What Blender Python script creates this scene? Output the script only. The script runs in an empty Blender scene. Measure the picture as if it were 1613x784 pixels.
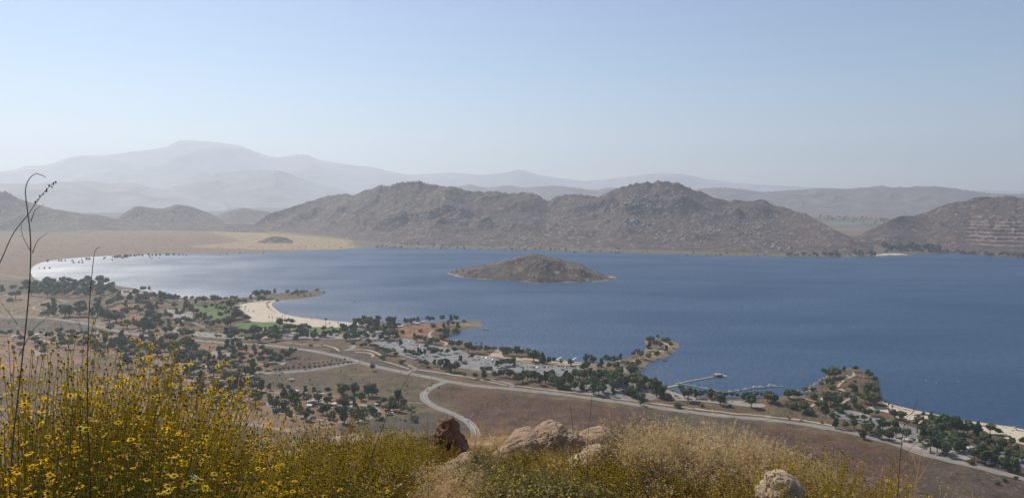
import bpy, bmesh, math, random
import numpy as np
from mathutils import Vector, Matrix
from mathutils.geometry import delaunay_2d_cdt
R = math.radians
SC = bpy.context.scene
COL = SC.collection
# ------------------------------------------------------------------ camera, sky, sun, exposure
CAM_Z = 300.0
FPX = 1173.0                       # focal length in photograph pixels (1613 wide)
TILT = math.atan((392 - 300) / FPX)
cam = bpy.data.cameras.new("camera"); camo = bpy.data.objects.new("camera", cam); COL.objects.link(camo)
cam.sensor_width = 36.0; cam.lens = 36.0 * FPX / 1613.0
cam.clip_start = 0.1; cam.clip_end = 80000
camo.location = (0, 0, CAM_Z); camo.rotation_euler = (math.pi / 2 - TILT, 0, 0)
SC.camera = camo
SUN_AZ, SUN_EL = -42.0, 47.0       # degrees clockwise from the view direction, degrees above the horizon
sd_ = Vector((math.sin(R(SUN_AZ)) * math.cos(R(SUN_EL)), math.cos(R(SUN_AZ)) * math.cos(R(SUN_EL)), math.sin(R(SUN_EL))))
sun = bpy.data.lights.new("sun", 'SUN'); suno = bpy.data.objects.new("sun", sun); COL.objects.link(suno)
sun.energy = 5.0; sun.angle = R(0.53); sun.color = (1.0, 0.91, 0.79)
suno.rotation_euler = (-sd_).to_track_quat('-Z', 'Y').to_euler(); suno.location = (-300, 200, 900)
W = bpy.data.worlds.new("World"); SC.world = W; W.use_nodes = True
wn = W.node_tree; bg = wn.nodes['Background']; sky = wn.nodes.new('ShaderNodeTexSky')
sky.sky_type = 'NISHITA'; sky.sun_disc = False; sky.sun_elevation = R(SUN_EL); sky.sun_rotation = R(SUN_AZ)
sky.altitude = 700; sky.air_density = 1.15; sky.dust_density = 0.3; sky.ozone_density = 5.0
wn.links.new(sky.outputs[0], bg.inputs[0]); bg.inputs[1].default_value = 0.103
SC.view_settings.view_transform = 'Standard'; SC.view_settings.look = 'None'
SC.view_settings.exposure = 0.0; SC.view_settings.gamma = 1; SC.view_settings.use_curve_mapping = False
SC.render.engine = 'CYCLES'
cy = SC.cycles
cy.max_bounces = 6; cy.diffuse_bounces = 3; cy.glossy_bounces = 2; cy.transmission_bounces = 2
cy.transparent_max_bounces = 8; cy.volume_bounces = 1; cy.caustics_reflective = False; cy.caustics_refractive = False

# ------------------------------------------------------------------ numeric noise
_rng = np.random.RandomState(7)
_P = _rng.permutation(512); _P = np.concatenate([_P, _P])
_G = _rng.rand(512) * 2 * np.pi; _GX, _GY = np.cos(_G), np.sin(_G)
def pnoise(x, y, seed=0):
    x = np.asarray(x, float) + seed * 37.7; y = np.asarray(y, float) + seed * 91.3
    xi = np.floor(x).astype(np.int64); yi = np.floor(y).astype(np.int64); xf = x - xi; yf = y - yi
    u = xf * xf * xf * (xf * (xf * 6 - 15) + 10); v = yf * yf * yf * (yf * (yf * 6 - 15) + 10)
    def g(i, j, a, b):
        h = _P[(_P[(i & 511)] + j) & 511]
        return _GX[h] * a + _GY[h] * b
    n00 = g(xi, yi, xf, yf); n10 = g(xi + 1, yi, xf - 1, yf); n01 = g(xi, yi + 1, xf, yf - 1); n11 = g(xi + 1, yi + 1, xf - 1, yf - 1)
    return ((n00 * (1 - u) + n10 * u) * (1 - v) + (n01 * (1 - u) + n11 * u) * v) * 1.5
def fbm(x, y, sc, octv=5, seed=0, gain=0.5):
    s = 0; a = 1; t = 0
    for k in range(octv):
        s = s + a * pnoise(x / sc, y / sc, seed + k); t += a; a *= gain; sc /= 2.03
    return s / t
def ridged(x, y, sc, octv=5, seed=0, gain=0.55):
    s = 0; a = 1; t = 0; w = 1
    for k in range(octv):
        n = 1 - np.abs(pnoise(x / sc, y / sc, seed + k)) * 1.7; n = np.clip(n, 0, 1) ** 2 * w
        s = s + a * n; t += a; a *= gain; sc /= 2.07; w = np.clip(n * 1.6, 0, 1)
    return s / t
def sm(t): t = np.clip(t, 0, 1); return t * t * (3 - 2 * t)

# ------------------------------------------------------------------ photograph pixel -> world ray
ct, st = math.cos(TILT), math.sin(TILT)
def ray(px, py):
    a = (np.asarray(px, float) - 806.5) / FPX; b = (392 - np.asarray(py, float)) / FPX
    dx = a; dy = ct + b * st; dz = -st + b * ct; h = np.hypot(dx, dy)
    return dx / h, dy / h, dz / h      # unit horizontal direction, slope
def azt(px, py):
    dx, dy, s = ray(px, py); return np.arctan2(dx, dy), s
def on_plane(px, py, z=0.0):
    dx, dy, s = ray(px, py); d = (z - CAM_Z) / np.minimum(s, -1e-4)
    return dx * d, dy * d
def catmull(pts, n=4, closed=False):
    pts = np.asarray(pts, float); out = []; m = len(pts)
    rng = range(m) if closed else range(m - 1)
    for i in rng:
        if closed: p0, p1, p2, p3 = pts[(i - 1) % m], pts[i], pts[(i + 1) % m], pts[(i + 2) % m]
        else: p0, p1, p2, p3 = pts[max(i - 1, 0)], pts[i], pts[i + 1], pts[min(i + 2, m - 1)]
        for k in range(n):
            t = k / n
            out.append(0.5 * ((2 * p1) + (-p0 + p2) * t + (2 * p0 - 5 * p1 + 4 * p2 - p3) * t * t + (-p0 + 3 * p1 - 3 * p2 + p3) * t ** 3))
    if not closed: out.append(pts[-1])
    return np.array(out)
def px2xy(P, z=0.0):
    P = np.asarray(P, float); x, y = on_plane(P[:, 0], P[:, 1], z); return np.stack([x, y], 1)
def inside(poly, x, y):
    r = np.zeros(np.shape(x), bool); m = len(poly)
    for i in range(m):
        x1, y1 = poly[i]; x2, y2 = poly[(i + 1) % m]
        if y1 == y2: continue
        c = ((y1 > y) != (y2 > y)) & (x < (x2 - x1) * (y - y1) / (y2 - y1) + x1); r ^= c
    return r
def sdist(poly, x, y, closed=True):
    x = np.asarray(x, float); y = np.asarray(y, float); d = np.full(x.shape, 1e18); m = len(poly)
    for i in range(m if closed else m - 1):
        x1, y1 = poly[i]; x2, y2 = poly[(i + 1) % m]; ex, ey = x2 - x1, y2 - y1; L = ex * ex + ey * ey + 1e-9
        t = np.clip(((x - x1) * ex + (y - y1) * ey) / L, 0, 1)
        d = np.minimum(d, (x - x1 - t * ex) ** 2 + (y - y1 - t * ey) ** 2)
    return np.sqrt(d)

# ------------------------------------------------------------------ the lake outline
FAR_SHORE = [(49, 431), (52, 420), (75, 411), (120, 406), (190, 402), (240, 400), (300, 400), (385, 398.5), (440, 396.5), (500, 394.5), (545, 392), (570, 390),
 (600, 391), (700, 391.5), (800, 393), (900, 396), (1000, 399), (1100, 402), (1200, 404), (1290, 405), (1330, 405), (1375, 404), (1400, 402),
 (1425, 402), (1480, 399), (1530, 401), (1570, 404), (1613, 406), (1750, 412), (2000, 424)]
NEAR_SHORE = [(2000, 790), (1800, 725), (1613, 675.6), (1574, 671), (1534, 665), (1488, 657), (1442, 646.5), (1412, 640), (1386, 633), (1381, 618), (1383, 601), (1371, 589),
 (1347, 580), (1322, 583), (1303, 590), (1300, 600), (1288, 611), (1276, 618), (1262, 623), (1240, 624), (1224, 626), (1191, 627), (1145, 626), (1099, 624), (1071, 620), (1050, 612), (1038, 607),
 (1022, 603), (1008, 595), (1006, 584), (1017, 574), (1035, 567), (1058, 557), (1069, 548), (1065, 539), (1038, 532.5), (1014, 537), (1018, 543), (1014, 551),
 (998, 559), (976, 567), (940, 571), (903, 570), (885, 567.5), (860, 562.5), (832, 553), (815, 553), (784, 551), (768, 547.5), (747, 545.5), (737, 540), (722, 538.5), (703, 536),
 (705, 529), (722, 521), (739, 517), (756, 514.5), (763, 510), (759, 507), (744, 505), (722, 506), (686, 509), (661, 511), (637, 511), (621, 508), (591, 508.5), (572, 508.5),
 (529, 506), (499, 502), (468, 498.5), (447, 494), (434, 487.5), (428, 479), (431, 475), (447, 472.5), (468, 470.5), (496, 467), (511, 462.5), (507, 459.5), (496, 458),
 (460, 460), (430, 462), (401, 464), (400, 467), (360, 469), (306, 470), (275, 468), (250, 464), (239, 462), (214, 454), (190, 451), (171, 447.5), (122, 447), (92, 446), (60, 441)]
WATER = px2xy(catmull(FAR_SHORE + NEAR_SHORE, 3, True))
KNOLL = px2xy([(1343, 606)], 4)[0]; KNOLL2 = px2xy([(668, 522)], 4)[0]
def plain(x, y):
    x = np.asarray(x, float); y = np.asarray(y, float); shp = x.shape; x = x.ravel(); y = y.ravel()
    d = np.hypot(x, y); s = np.full(x.shape, 400.0)
    m = (d > 600) & (d < 6500)
    if m.any():
        s2 = sdist(WATER, x[m], y[m]); ins = inside(WATER, x[m], y[m]); s[m] = np.where(ins, -s2, s2)
    s = s + 5.0 * fbm(x, y, 60, 3, 11) * (np.abs(s) < 200)
    land = 1.5 * sm(s / 14) + 0.007 * np.clip(s, 0, 1400) + 1.5 * fbm(x, y, 320, 3, 5) * sm(s / 120)
    land = land + 9 * np.exp(-(((x - KNOLL[0]) / 45) ** 2 + ((y - KNOLL[1]) / 75) ** 2)) + 6 * np.exp(-(((x - KNOLL2[0]) / 70) ** 2 + ((y - KNOLL2[1]) / 120) ** 2))
    z = np.where(s > 0, land, np.maximum(s * 0.12, -7))
    return z.reshape(shp), s.reshape(shp)
def hilltop(x, y):
    d = np.hypot(x, y); az = np.arctan2(x, np.maximum(y, 0.01))
    cross = 0.20 * sm((az - R(13)) / R(20)) * np.clip(d, 0, 40) + 0.03 * sm((-az - R(12)) / R(20)) * np.clip(d, 0, 40)
    zA = CAM_Z - 1.6 - 0.193 * np.where(y > 0, d, -0.3 * d) - cross
    zB = 8 + 290.5 * np.exp(-(np.maximum(d, 10.5) - 10.5) / 170)
    k = 3.0; z = -np.logaddexp(-zA * k, -(zB - 0.0) * k) / k
    z = z + 0.10 * fbm(x, y, 1.6, 4, 3) * np.clip(d / 4, 0, 1) + 2.0 * fbm(x, y, 40, 4, 9) * sm((d - 18) / 40)
    return z
def merge(z, x, y):
    h = hilltop(x, y); d = np.hypot(x, y); wn = 1 - sm((d - 60) / 300)
    return z * (1 - wn) + 8 * wn + np.where(d < 1500, np.maximum(h - 8, 0) * (1 - sm((d - 900) / 600)), 0)
def ground_z(x, y, lake=True):
    x = np.asarray(x, float); y = np.asarray(y, float)
    return merge(plain(x, y)[0], x, y)
def px_ground(P):
    """where the photograph's pixels meet the ground"""
    P = np.asarray(P, float).reshape(-1, 2); z = np.full(len(P), 3.0)
    for _ in range(7):
        x, y = on_plane(P[:, 0], P[:, 1], 0); f = (CAM_Z - z) / CAM_Z; x, y = x * f, y * f
        z = 0.4 * z + 0.6 * np.maximum(ground_z(x, y), 0)
    return x, y, z

# ------------------------------------------------------------------ object helpers
def tag(o, label=None, cat=None, group=None, kind=None):
    if label: o['label'] = label
    if cat: o['category'] = cat
    if group: o['group'] = group
    if kind: o['kind'] = kind
    return o
def empty(name, loc, label, cat, group=None, rz=0, sc=1):
    o = bpy.data.objects.new(name, None); COL.objects.link(o); o.location = loc; o.rotation_euler = (0, 0, rz)
    o.scale = (sc, sc, sc) if not hasattr(sc, '__len__') else sc
    o.empty_display_size = 0.3; return tag(o, label, cat, group)
def link(name, me, parent=None, mat=None):
    o = bpy.data.objects.new(name, me); COL.objects.link(o)
    if mat and not me.materials: me.materials.append(mat)
    if parent: o.parent = parent
    return o
def copy_tree(root, loc, rz, sc=1, label=None, group=None):
    r = root.copy(); COL.objects.link(r); r.location = loc; r.rotation_euler = (0, 0, rz)
    r.scale = (sc, sc, sc) if not hasattr(sc, '__len__') else sc
    if label: r['label'] = label
    if group: r['group'] = group
    for ch in root.children:
        c = ch.copy(); COL.objects.link(c); c.parent = r
        for g in ch.children:
            e = g.copy(); COL.objects.link(e); e.parent = c
    return r
def mesh_np(name, V, F, smooth=True):
    """V (n,3), F (m,3) or (m,4) arrays"""
    me = bpy.data.meshes.new(name); V = np.asarray(V, np.float32); F = np.asarray(F, np.int32); k = F.shape[1]
    me.vertices.add(len(V)); me.vertices.foreach_set('co', V.ravel())
    me.loops.add(F.size); me.loops.foreach_set('vertex_index', F.ravel())
    me.polygons.add(len(F)); me.polygons.foreach_set('loop_start', np.arange(0, F.size, k, dtype=np.int32))
    me.polygons.foreach_set('use_smooth', np.full(len(F), smooth)); me.update(calc_edges=True); me.validate(); return me
def grid_faces(nr, nc):
    i = np.arange(nr * nc).reshape(nr, nc)
    return np.stack([i[:-1, :-1], i[:-1, 1:], i[1:, 1:], i[1:, :-1]], -1).reshape(-1, 4)
class MB:
    """collects shapes, links them as one mesh"""
    def __init__(s): s.v = []; s.f = []; s.m = []
    def add(s, vs, fs, m=0):
        n = len(s.v); s.v.extend(tuple(v) for v in vs); s.f.extend(tuple(i + n for i in f) for f in fs); s.m.extend([m] * len(fs))
    def box(s, c, d, rz=0, m=0, taper=1.0):
        x, y, z = (q / 2 for q in d); t = taper; cs, sn = math.cos(rz), math.sin(rz)
        P = [(-x, -y, -z), (x, -y, -z), (x, y, -z), (-x, y, -z), (-x * t, -y * t, z), (x * t, -y * t, z), (x * t, y * t, z), (-x * t, y * t, z)]
        s.add([(c[0] + a * cs - b * sn, c[1] + a * sn + b * cs, c[2] + e) for a, b, e in P],
              [(0, 3, 2, 1), (4, 5, 6, 7), (0, 1, 5, 4), (1, 2, 6, 5), (2, 3, 7, 6), (3, 0, 4, 7)], m)
    def prism(s, prof, y0, y1, m=0):   # profile in x,z extruded along y
        n = len(prof); vs = [(x, y0, z) for x, z in prof] + [(x, y1, z) for x, z in prof]
        s.add(vs, [tuple(range(n))[::-1], tuple(range(n, 2 * n))] + [(i, (i + 1) % n, n + (i + 1) % n, n + i) for i in range(n)][::1], m)
    def tube(s, pts, rad, k=5, m=0, cap=True):
        pts = [Vector(p) for p in pts]; n = len(pts); rad = rad if hasattr(rad, '__len__') else [rad] * n; vs = []; fs = []
        for i, p in enumerate(pts):
            t = (pts[min(i + 1, n - 1)] - pts[max(i - 1, 0)]); t = t.normalized() if t.length > 1e-9 else Vector((0, 0, 1))
            a = t.cross(Vector((0.31, 0.95, 0.05))); a = a.normalized() if a.length > 1e-3 else Vector((1, 0, 0)); b = t.cross(a)
            for j in range(k):
                q = 2 * math.pi * j / k; vs.append(p + (a * math.cos(q) + b * math.sin(q)) * rad[i])
        for i in range(n - 1):
            for j in range(k): fs.append((i * k + j, i * k + (j + 1) % k, (i + 1) * k + (j + 1) % k, (i + 1) * k + j))
        if cap: fs.append(tuple(range(k))[::-1]); fs.append(tuple((n - 1) * k + j for j in range(k)))
        s.add(vs, fs, m)
    def disc(s, c, r, h, k=10, axis='z', m=0):
        vs = []
        for e in (-h / 2, h / 2):
            for j in range(k):
                q = 2 * math.pi * j / k; u, v = r * math.cos(q), r * math.sin(q)
                vs.append((c[0] + u, c[1] + v, c[2] + e) if axis == 'z' else (c[0] + u, c[1] + e, c[2] + v))
        s.add(vs, [tuple(range(k))[::-1], tuple(range(k, 2 * k))] + [(j, (j + 1) % k, k + (j + 1) % k, k + j) for j in range(k)], m)
    def build(s, name, mats, parent=None, smooth=False):
        me = bpy.data.meshes.new(name); me.from_pydata([tuple(v) for v in s.v], [], s.f)
        for q in (mats if isinstance(mats, (list, tuple)) else [mats]): me.materials.append(q)
        me.polygons.foreach_set('material_index', s.m); me.polygons.foreach_set('use_smooth', [smooth] * len(s.f)); me.update()
        return link(name, me, parent)

# ------------------------------------------------------------------ materials
def mat(name, cols, scale=1.0, detail=6, rough=0.9, bump=0.0, bscale=None, bdist=0.1, spec=0.3, coords='Object', rand=0.0, attr=None, lo=0.3, hi=0.7, rgh=0.6, extra=None, stretch=None, metal=0.0, trans=0.0):
    m = bpy.data.materials.new(name); m.use_nodes = True; nt = m.node_tree; N = nt.nodes; L = nt.links; b = N['Principled BSDF']
    b.inputs['Roughness'].default_value = rough; b.inputs['Specular IOR Level'].default_value = spec; b.inputs['Metallic'].default_value = metal
    tc = N.new('ShaderNodeTexCoord'); co = tc.outputs[coords]
    if stretch:
        mp = N.new('ShaderNodeMapping'); mp.inputs['Scale'].default_value = stretch; L.new(co, mp.inputs[0]); co = mp.outputs[0]
    nz = N.new('ShaderNodeTexNoise'); nz.inputs['Scale'].default_value = scale; nz.inputs['Detail'].default_value = detail; nz.inputs['Roughness'].default_value = rgh
    L.new(co, nz.inputs['Vector']); rp = N.new('ShaderNodeValToRGB'); L.new(nz.outputs[0], rp.inputs[0]); e = rp.color_ramp.elements
    n = len(cols)
    for i, c in enumerate(cols):
        p = lo + (hi - lo) * i / max(n - 1, 1)
        if i < 2: e[i].position = p; e[i].color = (*c, 1)
        else: q = e.new(p); q.color = (*c, 1)
    if n == 1: e[1].color = e[0].color
    out = rp.outputs[0]
    if attr:
        at = N.new('ShaderNodeAttribute'); at.attribute_name = attr; mx = N.new('ShaderNodeMix'); mx.data_type = 'RGBA'; mx.blend_type = 'MULTIPLY'; mx.inputs[0].default_value = 1
        L.new(at.outputs['Color'], mx.inputs[6]); L.new(out, mx.inputs[7]); out = mx.outputs[2]
    if extra: out = extra(N, L, co, out)
    if rand:
        oi = N.new('ShaderNodeObjectInfo'); hs = N.new('ShaderNodeHueSaturation'); mr = N.new('ShaderNodeMapRange')
        mr.inputs['To Min'].default_value = 1 - rand; mr.inputs['To Max'].default_value = 1 + rand; L.new(oi.outputs['Random'], mr.inputs[0]); L.new(mr.outputs[0], hs.inputs['Value'])
        mr2 = N.new('ShaderNodeMapRange'); mr2.inputs['To Min'].default_value = 0.5 + rand * 0.05; mr2.inputs['To Max'].default_value = 0.5 - rand * 0.07; L.new(oi.outputs['Random'], mr2.inputs[0]); L.new(mr2.outputs[0], hs.inputs['Hue'])
        L.new(out, hs.inputs['Color']); out = hs.outputs[0]
    L.new(out, b.inputs['Base Color'])
    if bump:
        bn = N.new('ShaderNodeTexNoise'); bn.inputs['Scale'].default_value = bscale or scale * 3; bn.inputs['Detail'].default_value = 5; L.new(co, bn.inputs['Vector'])
        bp = N.new('ShaderNodeBump'); bp.inputs['Strength'].default_value = bump; bp.inputs['Distance'].default_value = bdist; L.new(bn.outputs[0], bp.inputs['Height']); L.new(bp.outputs[0], b.inputs['Normal'])
    if trans:
        tb = N.new('ShaderNodeBsdfTranslucent'); L.new(out, tb.inputs[0]); ms = N.new('ShaderNodeMixShader'); ms.inputs[0].default_value = trans
        L.new(b.outputs[0], ms.inputs[1]); L.new(tb.outputs[0], ms.inputs[2]); L.new(ms.outputs[0], N['Material Output'].inputs[0])
    return m
def spots(scale, col, thr, soft=0.05, vor=True, detail=2, mixmax=1.0, stretch=None):
    """extra layer: patches of another colour"""
    def f(N, L, co, out):
        if stretch:
            mp = N.new('ShaderNodeMapping'); mp.inputs['Scale'].default_value = stretch; L.new(co, mp.inputs[0]); co = mp.outputs[0]
        if vor:
            v = N.new('ShaderNodeTexVoronoi'); v.inputs['Scale'].default_value = scale; L.new(co, v.inputs['Vector']); s = v.outputs['Distance']; a, b_ = thr, thr + soft; t0, t1 = mixmax, 0
        else:
            v = N.new('ShaderNodeTexNoise'); v.inputs['Scale'].default_value = scale; v.inputs['Detail'].default_value = detail; L.new(co, v.inputs['Vector']); s = v.outputs[0]; a, b_ = thr, thr + soft; t0, t1 = 0, mixmax
        mr = N.new('ShaderNodeMapRange'); L.new(s, mr.inputs[0]); mr.inputs[1].default_value = a; mr.inputs[2].default_value = b_; mr.inputs[3].default_value = t0; mr.inputs[4].default_value = t1
        mx = N.new('ShaderNodeMix'); mx.data_type = 'RGBA'; L.new(mr.outputs[0], mx.inputs[0]); L.new(out, mx.inputs[6]); mx.inputs[7].default_value = (*col, 1); return mx.outputs[2]
    return f
def chain(*fs):
    def f(N, L, co, out):
        for q in fs: out = q(N, L, co, out)
        return out
    return f
def ordinal(i):
    w = ['first', 'second', 'third', 'fourth', 'fifth', 'sixth', 'seventh', 'eighth', 'ninth', 'tenth', 'eleventh', 'twelfth']
    return w[i] if i < 12 else f"{i + 1}{'th' if (i + 1) % 100 in (11, 12, 13) else {1: 'st', 2: 'nd', 3: 'rd'}.get((i + 1) % 10, 'th')}"

# ================================================================== LARGE STRUCTURE
# ground
M_ground = mat('dry_ground', [(0.17, 0.16, 0.145), (0.42, 0.395, 0.36), (0.80, 0.74, 0.66)], scale=0.035, detail=9, attr='Col', lo=0.3, hi=0.7, bump=0.6, bscale=0.25, bdist=0.8, rgh=0.72,
               extra=chain(spots(0.16, (0.05, 0.05, 0.028), 0.20, 0.14, mixmax=0.6), spots(0.3, (0.36, 0.28, 0.17), 0.60, 0.05, vor=False, detail=6, mixmax=0.35), spots(0.012, (0.34, 0.26, 0.15), 0.62, 0.06, vor=False, detail=9, mixmax=0.16, stretch=(0.6, 1.6, 1))))
azs = np.concatenate([np.arange(-70, -37, 1.0), np.arange(-37, 37, 0.075), np.arange(37, 71, 1.0)]) * math.pi / 180
ds = [60.0]
while ds[-1] < 25500:
    d = ds[-1]; ds.append(d * (1.02 if d < 620 else 1.0048 if d < 5600 else 1.02))
ds = np.array(ds); A, D = np.meshgrid(azs, ds); X = np.sin(A) * D; Y = np.cos(A) * D
Zp, Sd = plain(X, Y); Zg = merge(Zp, X, Y)
ZONES = [  # soil and grass colours that belong to the land itself, outlined in photograph pixels
 (([(-300, 358), (570, 358), (640, 392), (560, 395), (400, 398), (240, 402), (100, 407), (40, 440), (-300, 450)]), (0.38, 0.25, 0.13), 60),
 (([(330, 366), (460, 371), (560, 380), (600, 389), (500, 392), (400, 392), (300, 388), (380, 380)]), (0.66, 0.49, 0.25), 35),
 (([(-60, 350), (300, 352), (330, 361), (-60, 364)]), (0.24, 0.18, 0.13), 80),
 (([(560, 378), (700, 385), (1200, 395), (1370, 385), (1400, 402), (1200, 405), (900, 398), (600, 392)]), (0.22, 0.20, 0.12), 30),
 (([(1330, 360), (1395, 362), (1380, 384), (1470, 392), (1400, 402), (1330, 400)]), (0.22, 0.20, 0.11), 40),
 (([(1270, 334), (1400, 334), (1420, 342), (1300, 345), (1250, 345)]), (0.34, 0.22, 0.16), 80),
 (([(1295, 351), (1385, 351), (1378, 360), (1345, 361), (1310, 360)]), (0.22, 0.30, 0.17), 30),
 (([(1310, 362), (1370, 361), (1360, 372), (1330, 372)]), (0.36, 0.22, 0.16), 30),
 (([(-80, 462), (90, 466), (88, 500), (-80, 496)]), (0.42, 0.30, 0.17), 15),
 (([(-80, 430), (60, 445), (120, 452), (60, 462), (-80, 455)]), (0.20, 0.17, 0.13), 15),
 (([(-80, 503), (70, 504), (160, 518), (150, 526), (60, 526), (-80, 524)]), (0.19, 0.155, 0.10), 12),
 (([(-80, 526), (210, 530), (200, 545), (110, 575), (-80, 600)]), (0.44, 0.27, 0.155), 10),
 (([(95, 500), (210, 505), (280, 528), (240, 530), (180, 518), (120, 505)]), (0.42, 0.32, 0.24), 8),
 (([(182, 478), (222, 478), (232, 492), (234, 512), (200, 514), (184, 500)]), (0.46, 0.27, 0.16), 6),
 (([(300, 540), (400, 545), (440, 560), (420, 590), (560, 600), (640, 640), (660, 660), (560, 690), (300, 660), (200, 640), (190, 570)]), (0.42, 0.26, 0.145), 12),
 (([(420, 548), (500, 556), (545, 566), (500, 578), (430, 584)]), (0.18, 0.11, 0.065), 8),
 (([(345, 592), (560, 580), (600, 585), (680, 605), (660, 660), (620, 640), (560, 622), (440, 610), (360, 606)]), (0.20, 0.15, 0.08), 10),
 (([(400, 548), (560, 546), (640, 570), (800, 602), (640, 585), (500, 553)]), (0.17, 0.12, 0.08), 5),
 (([(625, 515), (650, 508), (700, 506), (706, 512), (675, 528), (664, 540), (640, 532)]), (0.47, 0.24, 0.125), 5),
 (([(706, 508), (735, 502), (765, 508), (745, 518), (715, 522)]), (0.36, 0.27, 0.17), 6),
 (([(920, 566), (1000, 562), (1020, 575), (1000, 590), (960, 582), (925, 578)]), (0.44, 0.33, 0.23), 6),
 (([(1005, 528), (1070, 534), (1066, 555), (1030, 566), (1000, 570), (1006, 550)]), (0.40, 0.30, 0.19), 5),
 (([(690, 612), (740, 608), (900, 630), (1020, 645), (1200, 668), (1330, 686), (1460, 722), (1640, 765), (1640, 900), (760, 900), (730, 655), (680, 625)]), (0.180, 0.090, 0.048), 10),
 (([(1000, 640), (1100, 652), (1200, 668), (1150, 690), (1050, 670)]), (0.15, 0.115, 0.07), 20),
 (([(560, 660), (700, 652), (740, 680), (700, 720), (560, 700)]), (0.15, 0.12, 0.075), 14),
 (([(1210, 632), (1260, 622), (1300, 600), (1340, 580), (1380, 600), (1375, 640), (1300, 655), (1340, 670), (1200, 655)]), (0.23, 0.165, 0.095), 6),
 (([(1470, 720), (1640, 745), (1640, 860), (1440, 860)]), (0.17, 0.12, 0.085), 18),
]
Cg = np.zeros(X.shape + (3,)); Cg[:] = (0.24, 0.165, 0.085)
Cg[D > 5200] = (0.20, 0.17, 0.13)
wob = 1 + 0 * X; wx = X + 14 * fbm(X, Y, 70, 3, 21) * sm(D / 1200); wy = Y + 14 * fbm(X, Y, 70, 3, 27)
for poly, c, soft in ZONES:
    pz = px2xy(catmull(poly, 3, True), 5); x0, x1, y0, y1 = pz[:, 0].min() - soft, pz[:, 0].max() + soft, pz[:, 1].min() - soft, pz[:, 1].max() + soft
    m = (wx > x0) & (wx < x1) & (wy > y0) & (wy < y1)
    if not m.any(): continue
    s = sdist(pz, wx[m], wy[m]); s = np.where(inside(pz, wx[m], wy[m]), s, -s); w = sm(s / soft * 0.5 + 0.5)[:, None]
    Cg[m] = Cg[m] * (1 - w) + np.array(c) * w
w = (sm(1 - np.abs(Sd - 2) / 6) * (D > 700) * (D < 4500))[..., None]; Cg = Cg * (1 - 0.5 * w) + np.array((0.36, 0.31, 0.25)) * 0.5 * w
# farmland strips in the valleys beyond the hills
far = (D > 5600); st1 = fbm(X * 0.25, Y, 420, 3, 33); Cg[far] = Cg[far] * (1 + 0.5 * st1[far])[:, None] + np.array((0.10, 0.05, 0.02)) * np.clip(st1[far], 0, 1)[:, None]
st2 = fbm(X, Y, 140, 2, 35); mg = far & (fbm(X * 0.4, Y, 500, 2, 39) > 0.12) & (st2 > -0.1); Cg[mg] = (0.07, 0.08, 0.05)
me = mesh_np('ground', np.stack([X, Y, Zg], -1).reshape(-1, 3), grid_faces(*X.shape))
ca = me.color_attributes.new('Col', 'FLOAT_COLOR', 'POINT'); ca.data.foreach_set('color', np.concatenate([np.clip(Cg, 0, 1).reshape(-1, 3), np.ones((X.size, 1))], 1).astype(np.float32).ravel())
tag(link('ground', me, None, M_ground), 'dry brown and tan land round the lake', None, None, 'structure')

# the hilltop the photographer stands on
M_soil = mat('hilltop_soil', [(0.15, 0.10, 0.06), (0.34, 0.24, 0.15), (0.50, 0.38, 0.25)], scale=2.2, detail=9, bump=0.7, bscale=14, bdist=0.03)
az2 = np.linspace(-math.pi, math.pi, 361); dd = np.concatenate([[0.05], np.geomspace(0.4, 30, 170), np.geomspace(31, 66, 12)])
A2, D2 = np.meshgrid(az2, dd); X2 = np.sin(A2) * D2; Y2 = np.cos(A2) * D2; Z2 = ground_z(X2, Y2) - np.where(D2 > 58, 0.6, 0)
tag(link('hillside', mesh_np('hillside', np.stack([X2, Y2, Z2], -1).reshape(-1, 3), grid_faces(*X2.shape)), None, M_soil), None, None, None, 'structure')

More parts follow.
